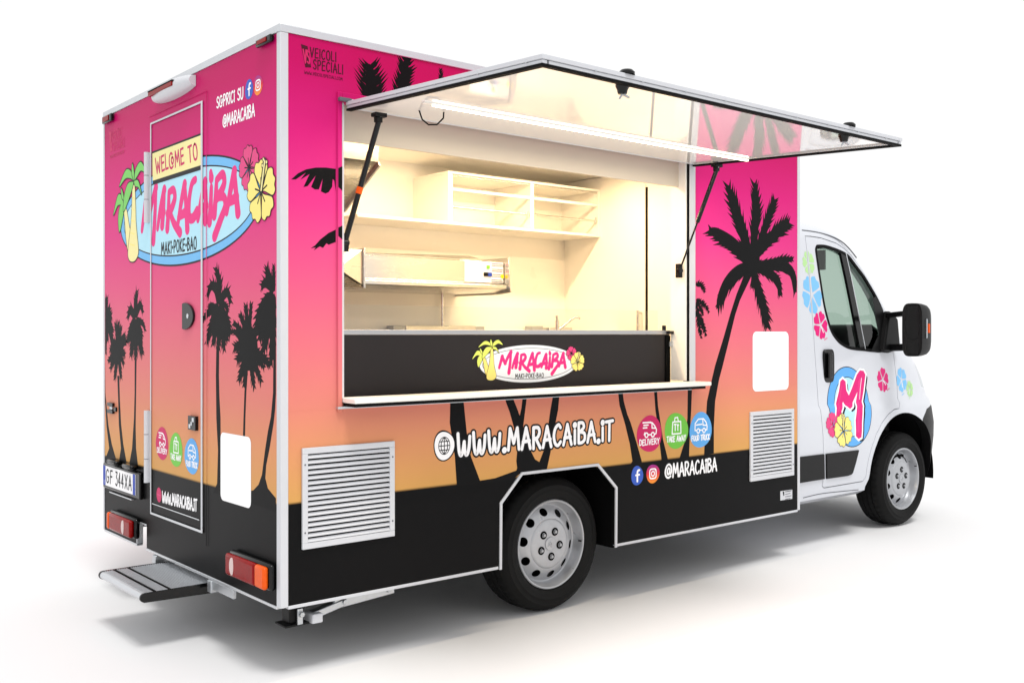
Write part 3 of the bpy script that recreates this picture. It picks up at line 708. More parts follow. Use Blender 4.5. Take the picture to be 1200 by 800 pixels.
def cs(p):                                       # photo pixel onto the cab side -> (x, z)
    y = .12
    for _ in range(12): q = at_y(p, y); y = lv(q.z)[0]
    return (q.x, q.z)
def arc(cx, cz, r, a0, a1, n=24): return [(cx + r * math.cos(math.radians(a0 + (a1 - a0) * i / n)), cz + r * math.sin(math.radians(a0 + (a1 - a0) * i / n))) for i in range(n + 1)]
ACX, ACZ, AR = 5.14, .365, .495
archp = arc(ACX, ACZ, AR, 180, 28, 28); archp = [(archp[0][0] - .045, .2)] + [(archp[0][0] - .035, .36)] + archp[1:] + [(5.60, .42), (5.60, .2)]
def prism_mesh(poly, a, b, axis='y', m=PAINT): return MB().prism(poly, axis, a, b, m).mesh('p')
for a, b in ((-.1, .60), (BW - .60, BW + .1)): body = boolean(body, prism_mesh(archp, a, b, m=UNDER))
# window outline on the door (both glasses), traced
WIN = [cs(p) for p in [(957.7, 288.5), (966, 288.6), (975, 291), (983, 294), (989, 296.8), (995, 301), (1003, 311.5), (1012, 323.5), (1019, 335), (1026, 346.5), (1031, 357), (1035, 368), (1037, 385), (1038, 400), (1034, 410.5),
                       (1022, 410.5), (1012.5, 409.5), (1002, 408.5), (994.5, 407), (987.5, 403.5), (982.5, 399.5), (978, 394), (974.5, 388), (971, 378), (966, 358), (961.5, 330), (957, 300), (956.2, 292)]]
for a, b in ((-.1, .75), (BW - .75, BW + .1)): body = boolean(body, prism_mesh(WIN, a, b))
WS = [(.33, 1.43), (.40, 1.41), (BW - .40, 1.41), (BW - .33, 1.43), (BW - .36, 2.04), (BW - .42, 2.09), (.42, 2.09), (.36, 2.04)]
body = boolean(body, prism_mesh(WS, 4.62, 6.5, 'x'))
# bumper, headlights and grille are cut out of the same skin
BUMP = [(5.2, .1), (5.36, .55), (5.405, .800), (5.50, .872), (5.62, .892), (6.3, .892), (6.3, .1)]
bumper = boolean(body, prism_mesh(BUMP, -.2, BW + .2), 'INTERSECT'); body = boolean(body, prism_mesh(BUMP, -.2, BW + .2))
HLP = [(5.50, 1.04), (5.46, 1.20), (5.56, 1.285), (6.2, 1.262), (6.2, 1.02), (5.75, 1.0)]
lampL = []
for a, b in ((-.1, .50), (BW - .50, BW + .1)):
    p = prism_mesh(HLP, a, b); lampL.append(boolean(body, p, 'INTERSECT')); body = boolean(body, p)
GRL = [(.62, .925), (BW - .62, .925), (BW - .70, 1.10), (.70, 1.10)]
p = prism_mesh(GRL, 5.8, 6.4, 'x'); grille = boolean(body, p, 'INTERSECT'); body = boolean(body, p)
# doors
DOOR = [(4.069, .418), (4.09, .405), (4.57, .405), (4.60, .43)] + [(ACX + .545 * math.cos(math.radians(a)), ACZ + .545 * math.sin(math.radians(a))) for a in (168, 160, 150, 138, 126, 114, 104)] + \
       [cs(p) for p in ((1053.6, 478), (1054, 472), (1051, 451), (1048, 425), (1047, 413), (1043, 395), (1041.5, 371), (1033, 353), (1024, 338), (1014, 321), (1005, 308), (998, 299.5), (990, 292), (980, 285.5), (962, 279.3), (950, 277.5))] + [(4.069, cs((943.6, 277))[1])]
def grow(poly, d):
    n = len(poly); out = []
    for i in range(n):
        a, b, c = Vector(poly[i - 1]), Vector(poly[i]), Vector(poly[(i + 1) % n])
        t = ((b - a).normalized() + (c - b).normalized()).normalized(); out.append((b.x + t.y * d, b.y - t.x * d))
    return out
doors = []
for a, b in ((-.2, .42), (BW - .42, BW + .2)):
    doors.append(boolean(body, prism_mesh(DOOR, a, b), 'INTERSECT')); body = boolean(body, prism_mesh(grow(DOOR, .006), a, b))
CAB = mkobj('cab_body', smooth_mesh(body, 28), ROOT)
D1 = mkobj('cab_door', smooth_mesh(doors[0], 28), ROOT); D2 = mkobj('cab_door', smooth_mesh(doors[1], 28), ROOT)
def remat(me, m): me.materials.clear(); me.materials.append(m); me.polygons.foreach_set('material_index', [0] * len(me.polygons)); return smooth_mesh(me, 28)
BUMPER = mkobj('front_bumper', remat(bumper, BLK), ROOT)
for l in lampL: mkobj('headlight', remat(l, LENSW), ROOT)
mkobj('front_grille', remat(grille, BLK), ROOT)
# liner behind the door joints, dark floor, bulkhead, dashboard, seats, wheel
def on_side(x, z, off=0., far=False): y = lv(z)[0] - off; return (x, BW - y if far else y, z)
b = MB(); b.box(3.72, 5.3, .19, BW - .19, .50, .53, UNDER); b.build('cab_floor', ROOT)
b = MB(); b.prism([(4.78, 1.02), (4.84, 1.42), (4.92, 1.515), (5.10, 1.52), (5.34, 1.42), (5.34, .60), (4.9, .60)], 'y', .32, BW - .32, BLK); b.build('dashboard', ROOT, bevel=.03)
def liner(far):
    b = MB(); zz = [.53, .7, .94, .96, 1.15, 1.30]; vs = []
    for z in zz:
        for x in (3.74, 5.02 if z > .95 else 4.56): vs.append(on_side(x, z, -.066, far))
    b.add(vs, [(2 * i, 2 * i + 1, 2 * i + 3, 2 * i + 2) for i in range(len(zz) - 1)], BLK); b.build('door_card', D2 if far else D1)
liner(False); liner(True)
def seat(y):
    e = place(E_('cab_seat', None), ROOT, (0, 0, 0)); e.location = -ROOT.location
    MB().prism([(4.02, .82), (4.55, .86), (4.57, .95), (4.50, 1.0), (4.05, .95)], 'y', y - .24, y + .24, SEATM).build('seat_cushion', e, bevel=.04)
    MB().prism([(3.93, .92), (4.08, .95), (3.98, 1.52), (3.93, 1.58), (3.85, 1.56), (3.82, 1.5)], 'y', y - .23, y + .23, SEATM).build('seat_back', e, bevel=.05)
    MB().prism([(3.87, 1.60), (3.95, 1.60), (3.94, 1.78), (3.90, 1.80), (3.85, 1.78)], 'y', y - .13, y + .13, SEATM).build('head_rest', e, bevel=.03)
    MB().box(4.05, 4.5, y - .2, y + .2, .531, .83, UNDER).build('seat_base', e)
seat(.62); seat(BW - .62)
b = MB(); cc = Vector((4.93, BW - .62, 1.22)); ax = Vector((-.82, 0, .57)); u = Vector((0, 1, 0)); v = ax.cross(u)
b.tube([cc + (u * math.cos(t) + v * math.sin(t)) * .19 for t in [2 * math.pi * k / 28 for k in range(29)]], .014, BLK, 8, cap=False)
b.bar(cc - u * .18, cc + u * .18, .05, .02, BLK); b.bar(cc, cc - ax * .25, .06, .06, BLK); b.build('steering_wheel', ROOT, smooth=50)
b = MB(); b.box(3.75, 4.36, .50, BW - .50, 2.185, 2.195, flat('headlining', (196, 198, 196), .9)); b.build('headlining', ROOT)
for y in (.75, BW - .75): MB().box(4.74, 4.752, y - .24, y + .24, 1.93, 2.08, flat('sun_visor', (150, 156, 152), .8)).build('sun_visor', ROOT, bevel=.004)

# glass: side panes follow the tilted door, windscreen follows the skin
def side_pane(poly, far, parent, name, inset=.018):
    tri = tessellate_polygon([[Vector((x, z, 0)) for x, z in poly]])
    vs = [on_side(x, z, -inset, far) for x, z in poly]
    MB().add(vs, [tuple(t) for t in tri], GLASS).build(name, parent)
pil_a, pil_b = cs((986, 296)), cs((1009, 409))                      # divider between the two panes
for far, par in ((False, D1), (True, D2)):
    side_pane(WIN, far, par, 'window_pane')
    def rib(pts, w, off, name, m, dep=.012):
        b = MB(); n = len(pts); vs = []
        for i, p in enumerate(pts):
            a = Vector(pts[i - 1]) if i else Vector(p); c = Vector(pts[i + 1]) if i < n - 1 else Vector(p)
            d = (c - a).normalized(); q = Vector((-d.y, d.x)) * w / 2
            for s_, o_ in ((1, off), (-1, off), (-1, off - dep), (1, off - dep)):
                vs.append(on_side(p[0] + q.x * s_, p[1] + q.y * s_, o_, far))
        fs = []
        for i in range(n - 1):
            for k in range(4): fs.append((4 * i + k, 4 * i + (k + 1) % 4, 4 * i + 4 + (k + 1) % 4, 4 * i + 4 + k))
        fs += [(0, 1, 2, 3), tuple(4 * (n - 1) + k for k in range(4))]
        b.add(vs, fs, m); return b.build(name, par, smooth=40)
    W2 = catmull(WIN + [WIN[0]], 4)
    rib(W2 + [W2[1]], .022, .0015, 'window_gasket', SEAL)
    mid = [tuple(Vector(pil_a).lerp(Vector(pil_b), t)) for t in (.0, .25, .5, .75, 1.0)]
    rib([(x + .020, z) for x, z in mid], .055, .0005, 'window_divider', GBLK, .02)
    rib([(x + .058, z) for x, z in mid], .009, .002, 'divider_trim', ALU, .01)
    # black front corner of the quarter light, where the mirror stands
    cor = [cs(p) for p in ((1026, 347), (1031, 357), (1036, 368), (1040, 375), (1047, 411), (1040, 413.5), (1020, 411.5), (1029, 392), (1024.5, 365), (1022, 350))]
    tri = tessellate_polygon([[Vector((x, z, 0)) for x, z in cor]])
    MB().add([on_side(x, z, .004, far) for x, z in cor], [tuple(t) for t in tri], BLK).build('mirror_corner', par)
b = MB(); vs = []; NZ, NY = 12, 24; fs = []
for i in range(NZ + 1):
    z = 1.38 + (2.12 - 1.38) * i / NZ; ys, xf, cl = lv(z); xf -= .02; ys += .02
    for k in range(NY + 1):
        y = .30 + (BW - .60) * k / NY; q = min(1., abs(y - YC) / (YC - ys)); s_ = q ** (2.7 / 2)
        vs.append((xf - cl + cl * max(0., 1 - s_ * s_) ** (1 / 2.7), y, z))
for i in range(NZ):
    for k in range(NY): a = i * (NY + 1) + k; fs.append((a, a + 1, a + NY + 2, a + NY + 1))
b.add(vs, fs, GLASS); b.build('windscreen', ROOT, smooth=60)

# seams, handle, rub strips, roof gutter
def cab_line(pix, w, name, parent, m=VOID, far=False, off=.0008):
    pts = catmull([cs(p) for p in pix], 5); b = MB(); vs = []
    for i, p in enumerate(pts):
        d = (Vector(pts[min(i + 1, len(pts) - 1)]) - Vector(pts[max(i - 1, 0)])).normalized(); n = Vector((-d.y, d.x)) * w / 2
        vs += [on_side(p[0] + n.x, p[1] + n.y, off, far), on_side(p[0] - n.x, p[1] - n.y, off, far)]
    b.add(vs, [(2 * i, 2 * i + 1, 2 * i + 3, 2 * i + 2) for i in range(len(pts) - 1)], m); return b.build(name, parent)
gut = catmull([cs(p) for p in [(939.8, 269.8), (952, 271.3), (965, 274), (978, 278.6), (988, 284.6), (996, 292.5), (1003.5, 302)]], 5)
for far in (False, True): MB().tube([on_side(x, z, .001, far) for x, z in gut], .0045, V_GREY, 8).build('roof_gutter', CAB, smooth=60)
HX, HZ = cs((970.5, 428.5))
def handle(far, par):
    y0 = lv(HZ)[0]; s_ = -1 if not far else 1; b = MB(); yy = lambda o: (y0 - o) if not far else BW - (y0 - o)
    pl = [(HX + .062 * math.copysign(abs(math.cos(t)) ** .45, math.cos(t)), HZ + .115 * math.copysign(abs(math.sin(t)) ** .45, math.sin(t))) for t in [2 * math.pi * k / 32 for k in range(32)]]
    b.prism(pl, 'y', yy(-.012), yy(.010), GBLK); o = b.build('door_handle', par, bevel=.006)
    MB().bar((HX - .012, yy(.022), HZ - .085), (HX - .012, yy(.022), HZ + .09), .045, .018, GBLK, up=(0, 1, 0)).build('handle_grip', par, bevel=.007)
handle(False, D1); handle(True, D2)
def cab_slab(pix, t, name, parent, m, bev=.004):
    for far, par in ((False, parent[0]), (True, parent[1])):
        pts = [cs(p) for p in pix]; tri = tessellate_polygon([[Vector((x, z, 0)) for x, z in pts]]); n = len(pts)
        vs = [on_side(x, z, t, far) for x, z in pts] + [on_side(x, z, -.004, far) for x, z in pts]
        MB().add(vs, [tuple(q) for q in tri] + [tuple(n + i for i in q[::-1]) for q in tri] + [(i, (i + 1) % n, n + (i + 1) % n, n + i) for i in range(n)], m).build(name, par, bevel=bev)
cab_slab([(936, 535.2), (964.7, 531.6), (965.2, 560.9), (936, 565.6)], .012, 'rub_strip', (CAB, CAB), BLK)
cab_slab([(967.2, 531.4), (1005.5, 526.9), (1002, 541), (998.3, 553.5), (996, 556), (992, 557.3), (967.6, 560.8)], .012, 'rub_strip', (D1, D2), BLK)
cab_line([(941, 583), (960, 578.5), (980, 576), (1006, 573.5)], .006, 'sill_seam', CAB, V_GREY)
# dark wheel housings behind the front arches
for far in (False, True):
    y0, y1 = (.135, .61) if not far else (BW - .61, BW - .135)
    b = MB(); A = arc(ACX, ACZ, AR + .012, 185, -5, 30); A = [(A[0][0] - .04, .32)] + A[1:] + [(5.64, .33)]
    vs = [(x, y0, z) for x, z in A] + [(x, y1, z) for x, z in A]; n = len(A)
    fs = [(i, i + 1, n + i + 1, n + i) for i in range(n - 1)]
    b.add(vs, fs, UNDER); yb = y1 if not far else y0
    b.prism(A, 'y', yb - .005, yb + .005, UNDER); b.build('wheel_housing', ROOT, smooth=50)
# exterior mirrors: two arms and a tall black housing
def mirror(far):
    f = (lambda y: BW - y) if far else (lambda y: y)
    e = place(E_('side_mirror', None), ROOT, (0, 0, 0)); e.location = -ROOT.location
    x0 = 5.0
    b = MB()
    pts = [(4.88, .165, 1.32), (5.10, .155, 1.32), (5.08, .165, 1.56), (4.98, .175, 1.62)]
    b.add([(x, f(y), z) for x, y, z in pts] + [(x + .01, f(y - .05), z) for x, y, z in pts], [(0, 1, 2, 3), (7, 6, 5, 4), (0, 4, 5, 1), (1, 5, 6, 2), (2, 6, 7, 3), (3, 7, 4, 0)], BLK); b.build('mirror_base', e, bevel=.012)
    MB().bar((4.98, f(.13), 1.585), (4.91, f(-.10), 1.60), .075, .036, BLK).build('mirror_arm', e, bevel=.008)
    MB().bar((5.02, f(.13), 1.345), (4.92, f(-.10), 1.355), .085, .05, BLK).build('mirror_arm', e, bevel=.008)
    # housing: rounded slab, glass face to the rear
    b = MB(); H = []
    y0, y1, z0, z1 = -.215, -.075, 1.288, 1.665
    def rr(g): 
        out = []
        for k in range(36):
            t = 2 * math.pi * k / 36; c, s_ = math.cos(t), math.sin(t)
            out.append(((y0 + y1) / 2 + (y1 - y0) / 2 * g * math.copysign(abs(c) ** .5, c), (z0 + z1) / 2 + (z1 - z0) / 2 * (1 - (1 - g) * .6) * math.copysign(abs(s_) ** .42, s_)))
        return out
    secs = [(4.806, .93), (4.80, 1.0), (4.83, 1.0), (4.87, .98), (4.92, .92), (4.955, .80), (4.975, .6)]
    vs = []; fs = []
    for x, g in secs: vs += [(x + (.035 * ((y1 - y) / .23)), f(y), z) for y, z in rr(g)]
    for i in range(len(secs) - 1):
        for k in range(36): fs.append((36 * i + k, 36 * i + (k + 1) % 36, 36 * i + 36 + (k + 1) % 36, 36 * i + 36 + k))
    fs += [tuple(range(36)), tuple(36 * (len(secs) - 1) + k for k in range(36))[::-1]]
    b.add(vs, fs, BLK); b.build('mirror_housing', e, smooth=40)
    for (za, zb) in ((1.41, 1.645), (1.305, 1.395)):
        pts = [(y0 + .03, za), (y1 - .03, za), (y1 - .02, (za + zb) / 2), (y1 - .03, zb), (y0 + .03, zb), (y0 + .02, (za + zb) / 2)]
        b = MB(); b.add([(4.8035 + .035 * ((y1 - y) / .23), f(y), z) for y, z in pts], [tuple(range(6))], GBLK); b.build('mirror_glass', e)
    ly = -.213
    b = MB(); pts = [(4.845, 1.415), (4.915, 1.43), (4.915, 1.545), (4.845, 1.555)]
    vs = [(x + .03, f(ly + (x - 4.845) * .42), z) for x, z in pts] + [(x + .03, f(ly - .012 + (x - 4.845) * .42), z) for x, z in pts]
    b.add(vs, [(3, 2, 1, 0), (4, 5, 6, 7), (0, 1, 5, 4), (1, 2, 6, 5), (2, 3, 7, 6), (3, 0, 4, 7)], LENSW); o = b.build('indicator_lens', e, bevel=.004)
    b = MB(); b.box(4.895, 4.912, min(f(ly - .0125), f(ly + .01)), max(f(ly - .0125), f(ly + .01)), 1.455, 1.52, LENSO); b.build('indicator_bulb', e)
mirror(False); mirror(True)
# ================================================================ louvred vents
def vent(x0, x1, z0, z1, n):
    V = place(E_('side_vent', None), ROOT, (0, 0, 0)); V.location = -ROOT.location
    fw = .026
    for (a, b_, c, d) in ((x0, x1, z1 - fw, z1), (x0, x1, z0, z0 + fw), (x0, x0 + fw, z0 + fw, z1 - fw), (x1 - fw, x1, z0 + fw, z1 - fw)):
        MB().box(a, b_, -.012, -.0004, c, d, ALUW).build('vent_frame', V, bevel=.002)
    MB().box(x0 + fw, x1 - fw, -.0022, -.0008, z0 + fw, z1 - fw, VOID).build('vent_back', V)
    h = (z1 - z0 - 2 * fw) / n; xa, xb = x0 + fw, x1 - fw
    pr = [(-.0025, h * .74), (-.0045, h * .74), (-.0120, h * .24), (-.0120, h * .12), (-.0105, h * .10), (-.0025, h * .56)]
    me = MB().add([(x, y, z) for x in (xa, xb) for y, z in pr], [tuple(range(6)), tuple(range(6, 12))[::-1]] + [(i, (i + 1) % 6, 6 + (i + 1) % 6, 6 + i) for i in range(6)], ALUW).mesh('slat')
    for k in range(n): mkobj('slat', me, V, (0, 0, z0 + fw + h * k))
    for x in (x0 + .012, x1 - .012):
        for z in (z0 + .07, z1 - .07): MB().lathe([(.004, 0), (.0035, -.0015), (.0001, -.0018)], (x, -.012, z), V_GREY, 10).build('screw', V)
vent(.095, .555, .545, .971, 17); vent(3.140, 3.592, .545, .971, 17)

# ================================================================ rear end
RD = MB().box(0, .03, DY0 + .004, DY1 - .004, DZ0 + .004, DZ1 - .004, WRAP).build('rear_door', ROOT)
def rdtrim(y0, y1, z0, z1, m=ALUW, x=-.008, name='door_trim'): return MB().box(x, -.0035, y0, y1, z0, z1, m).build(name, RD, bevel=.002)
rdtrim(DY0 - .010, DY0 + .006, DZ0 - .008, DZ1 + .006); rdtrim(DY1 - .004, DY1 + .008, DZ0 - .008, DZ1 + .006, x=-.006)
rdtrim(DY0 + .0065, DY1 - .0045, DZ1 - .004, DZ1 + .006); rdtrim(DY0 + .0065, DY1 - .0045, DZ0 - .008, DZ0 + .004, ALU)
rdtrim(DY0 + .03, DY1 - .015, DZ0 + .047, DZ0 + .052, ALU, -.005)
rdtrim(DY0 - .055, DY0 - .051, DZ0 - .06, DZ1 + .045, WRAP, -.006, 'door_frame_line'); rdtrim(DY0 - .05, DY1 + .04, DZ1 + .041, DZ1 + .045, WRAP, -.006, 'door_frame_line')
for z0, z1 in ((2.034, 2.405), (.668, 1.047)):
    h = MB(); h.tube([(-.014, 1.492, z0), (-.014, 1.492, z1)], .0135, ALUW, 14); h.box(-.008, -.0002, 1.47, 1.525, z0 + .002, z1 - .002, ALUW); h.build('door_hinge', RD, smooth=45)
    for t in (.33, .67): MB().tube([(-.014, 1.492, z0 + (z1 - z0) * t - .0015), (-.014, 1.492, z0 + (z1 - z0) * t + .0015)], .0139, V_GREY, 14).build('hinge_joint', RD)
# recessed grip
hc = (.952, 1.537); pts = [(hc[0] + .070, hc[1] - .062), (hc[0] + .070, hc[1] + .062)] + [(hc[0] + .05 - .118 * math.sin(t), hc[1] + .066 * math.cos(t)) for t in [math.pi * k / 16 for k in range(17)]]
b = MB(); b.prism(pts, 'x', -.012, -.0005, GBLK); o = b.build('door_grip', RD, bevel=.004)
MB().lathe([(.012, 0), (.012, -.002), (.0001, -.002)], (-.0125, hc[0] - .005, hc[1]), ALU, 18, axis='x').build('door_lock', RD)
def latch(y, z, par):
    b = MB(); b.box(-.016, -.0005, y - .045, y + .045, z - .034, z + .034, GBLK)
    b.box(-.0185, -.0162, y - .03, y - .008, z + .006, z + .026, ALU); b.box(-.0185, -.0162, y + .010, y + .03, z - .026, z - .006, ALU); b.box(-.0185, -.0162, y - .01, y + .008, z - .012, z + .006, GALV)
    b.build('door_catch', par, bevel=.002)
latch(.892, 1.022, RD)
b = MB(); b.box(-.014, -.0005, 2.03, 2.12, .996, 1.018, GBLK); b.box(-.014, -.0005, 2.03, 2.12, 1.036, 1.057, GBLK); b.box(-.01, -.0005, 2.05, 2.09, 1.0185, 1.0355, ALU); b.box(-.01, -.0005, 1.985, 2.02, 1.01, 1.035, GBLK); b.build('door_catch', ROOT, bevel=.002)
# third brake light
y0, y1 = .875, 1.365; pr = []
def brake():
    b = MB(); secs = []
    for k in range(13):
        t = k / 12; y = y0 + (y1 - y0) * t; e = min(1., (math.sin(math.pi * (0.06 + .88 * t))) ** .35)
        secs.append((y, e))
    vs = []; fs = []; NP = 12
    for y, e in secs:
        for j in range(NP):
            a = math.pi * j / (NP - 1); vs.append((-.001 - .062 * e * math.sin(a) ** .8, y, 2.668 + .046 * e * math.cos(a)))
    for i in range(len(secs) - 1):
        for j in range(NP - 1): a = i * NP + j; fs.append((a, a + 1, a + NP + 1, a + NP))
    fs += [tuple(range(NP)), tuple((len(secs) - 1) * NP + j for j in range(NP))[::-1]]
    b.add(vs, fs, ALUW); o = b.build('brake_light', ROOT, smooth=50)
    MB().box(-.0655, -.05, 1.02, 1.335, 2.661, 2.683, LENSR).build('brake_lens', o, bevel=.003)
    MB().box(-.0645, -.05, 1.015, 1.34, 2.6835, 2.690, SEAL).build('lens_gasket', o)
brake()
for (ya, yb, za, zb) in ((.05, .192, 2.672, 2.704), (2.03, 2.185, 2.66, 2.703)):
    o = MB().box(-.022, -.0045, ya, yb, za, zb, GBLK).build('marker_light', ROOT, bevel=.006)
    MB().box(-.026, -.0215, ya + .035, yb - .02, za + .007, zb - .007, LENSR).build('marker_lens', o, bevel=.003)
# tail lights
def tail(ya, yb, za, zb, orange_low):
    """ya..yb across; the orange end sits at the outer side"""
    e = place(E_('tail_light', None), ROOT, (0, 0, 0)); e.location = -ROOT.location
    MB().box(-.032, -.0005, ya - .01, yb + .01, za - .006, zb + .008, GBLK).build('light_base', e, bevel=.012)
    w = yb - ya; oa, ob = (ya, ya + w * .24) if orange_low else (yb - w * .10, yb)
    MB().box(-.056, -.030, oa, ob, za, zb, LENSO).build('orange_lens', e, bevel=.014, seg=4)
    ra, rb = (ob + .001, yb) if orange_low else (ya, oa - .001)
    MB().box(-.056, -.030, ra, rb, za, zb, LENSR).build('red_lens', e, bevel=.014, seg=4)
    cy = (rb - (rb - ra) * .27) if orange_low else ra + (rb - ra) * .30
    b = MB(); H = zb - za
    o_ = [(cy + (.026 * math.cos(t) if math.cos(t) > 0 else .014 * math.cos(t)) * 1.0, (za + zb) / 2 + H * .40 * math.sin(t)) for t in [2 * math.pi * k / 24 for k in range(24)]]
    b.prism(o_, 'x', -.0585, -.050, LENSP); b.build('reversing_lens', e, bevel=.002)
tq = [at_x(p, -.05) for p in ((264.5, 652), (310, 664), (125.5, 599), (153, 606), (308.6, 692), (126, 619))]
tail(tq[1].y, tq[0].y, tq[4].z + .002, tq[1].z - .002, True); tail(tq[3].y, tq[2].y, tq[5].z, tq[2].z, False)
# number plate with lamps above
PL = MB().box(-.022, -.0005, 1.575, 2.165, .566, .708, GBLK).build('number_plate', ROOT, bevel=.006)
MB().box(-.0245, -.0222, 1.632, 2.152, .584, .695, V_WHITE).build('plate_sheet', PL)
MB().box(-.0252, -.0246, 1.632, 1.668, .584, .695, V_EU).build('plate_band', PL); MB().box(-.0252, -.0246, 2.112, 2.152, .584, .695, V_EU).build('plate_band', PL)
for y in (1.72, 1.97): MB().box(-.045, -.0005, y - .07, y + .07, .716, .742, GBLK).build('plate_lamp', ROOT, bevel=.01)
MB().box(-.014, -.0005, 1.72, 2.08, .545, .551, ALU).build('plate_clip', PL)
F_PLATE = lambda u, v, o: (-.0246 - o, -u, v)
d = Decal(F_PLATE); text(d, 'GF', ((-2.098, .604), (-1.995, .604), (-2.098, .677)), .13, V_INK, gap=.35); text(d, '344', ((-1.94, .604), (-1.815, .604), (-1.94, .677)), .13, V_INK, gap=.3); text(d, 'XA', ((-1.79, .604), (-1.69, .604), (-1.79, .677)), .13, V_INK, gap=.3)
text(d, 'I', ((-2.138, .594), (-2.128, .594), (-2.138, .612)), .2, V_WHITE, gap=.3)
d.build('plate_lettering', PL)
# fold-out step under the rear door
sx0, sx1, sy0, sy1, sz = -.300, .05, .765, 1.345, .270
ST = place(E_('rear_step', None), ROOT, (0, 0, 0)); ST.location = -ROOT.location
for k, (a, b_) in enumerate(((sx0 + .012, sx0 + .062), (sx0 + .072, sx0 + .130), (sx0 + .140, sx1))):
    MB().box(a, b_, sy0 + .012, sy1 - .012, sz - .035, sz, ALU).build('step_tread', ST, bevel=.003)
    n = int((b_ - a) / .011)
    for j in range(n): MB().box(a + .006 + j * .011, a + .010 + j * .011, sy0 + .014, sy1 - .014, sz + .0003, sz + .0022, ALU).build('tread_rib', ST)
for x in (sx0 + .067, sx0 + .135): MB().box(x - .0045, x + .0045, sy0 + .012, sy1 - .012, sz - .03, sz + .003, SEAL).build('grip_strip', ST)
MB().tube([(sx0 + .012, sy0 + .012, sz - .018), (sx0 + .012, sy1 - .012, sz - .018)], .0175, ALU, 16).build('step_nose', ST, smooth=50)
for ya in (sy0, sy1 - .0115):
    pr = [(sx1, sz + .002), (sx0 + .012, sz + .002)] + [(sx0 + .012 - .02 * math.sin(t), sz - .018 + .02 * math.cos(t)) for t in [math.pi * k / 8 for k in range(1, 8)]] + [(sx0 + .012, sz - .040), (sx1, sz - .048)]
    MB().prism(pr, 'y', ya, ya + .0115, GBLK).build('step_cheek', ST)
for y in (.70, 1.40): MB().box(-.01, .35, y - .022, y + .022, .245, .300, GALV).build('step_bracket', ST, bevel=.003)
MB().box(-.004, .012, .45, .72, .262, .303, GALV).build('step_rail', ST, bevel=.002)
# corner steady under the rear right corner
JK = place(E_('corner_steady', None), ROOT, (0, 0, 0)); JK.location = -ROOT.location
MB().bar((.29, .075, .268), (.60, .075, .288), .03, .042, GALV).build('steady_arm', JK, bevel=.004)
MB().bar((.17, .085, .232), (.34, .075, .272), .045, .032, GALV).build('steady_link', JK, bevel=.005)
MB().box(.165, .215, .03, .13, .212, .252, ALUW).build('steady_clevis', JK, bevel=.004)
MB().box(.07, .14, .06, .13, .225, .290, BLK).build('steady_bracket', JK, bevel=.004)
MB().box(.10, .125, .04, .05, .218, .286, GALV).build('steady_plate', JK, bevel=.002)
MB().box(.045, .16, .045, .145, .212, .2205, BLK).build('steady_foot', JK, bevel=.002)
for p in ((.115, .036, .262), (.335, .055, .275), (.565, .056, .290)): MB().lathe([(.0001, -.012), (.011, -.011), (.013, -.004), (.013, .006)], p, GALV, 6).build('bolt', JK)
MB().bar((.06, .10, .296), (.66, .10, .300), .05, .014, BLK).build('steady_mount', JK)

# ================================================================ printed graphics
CR = [l[0] for l in LV]
F_CAB = lambda u, v, o: on_side(u, v, o)
def px_map(f, ox, oy, sc): return lambda p: f((ox + p[0] / sc, oy + p[1] / sc))
def PXL(f, pts): return [f(p) for p in pts]

# --- palms, serving side
A_ = px_map(sS, 810, 200, 6.154); SC = (A_((100, 0))[0] - A_((0, 0))[0]) / 100 * .98    # metres per crop pixel there
d = Decal(F_SIDE)
R_LIM = BL - .026
for c, hw, sd_ in (([(425, 650), (375, 450), (312, 270), (268, 105)], 46, (1, 1)), ([(445, 640), (458, 420), (470, 250), (455, 85)], 40, (1, 1)), ([(470, 600), (530, 420), (575, 290), (600, 212)], 34, (1, 1)),
                   ([(460, 620), (560, 500), (650, 420), (708, 374)], 40, (1, 1)), ([(420, 670), (330, 560), (225, 480), (125, 420)], 48, (1, .5)), ([(430, 680), (560, 668), (660, 645), (732, 640)], 26, (1, .8)),
                   ([(430, 690), (600, 685), (700, 705), (742, 780), (756, 880)], 36, (.5, 1)), ([(430, 690), (340, 730), (250, 830), (180, 1000)], 44, (1, .5)),
                   ([(440, 700), (490, 880), (530, 1020), (548, 1135)], 40, (1, 1)), ([(450, 690), (560, 740), (625, 800), (645, 905)], 34, (.7, 1)), ([(400, 680), (440, 720), (450, 780), (440, 850)], 26, (1, 1))):
    q = [(min(x, R_LIM), z) for x, z in PXL(A_, c)]
    d.frond(q, hw * SC * 1.38, V_BLACK, n=11, side=sd_, lean=1.25, body=.52)
d.ell(A_((440, 640)), 62 * SC, 80 * SC, V_BLACK, 0)
TR = PXL(sS, [(876, 312), (885, 314), (867, 352), (861.5, 369), (854, 400), (846.5, 430), (842.5, 445), (838, 470), (836.5, 500), (836.5, 531), (825, 534), (826.5, 500), (828.5, 470), (834, 445), (838, 428), (848, 395), (856, 367), (863, 345)])
d.poly(TR, V_BLACK, 0)
for v in range(len(d.v)):
    if d.v[v][0] > R_LIM: d.v[v] = (R_LIM, d.v[v][1], d.v[v][2])
d.build('palm_print', ROOT)
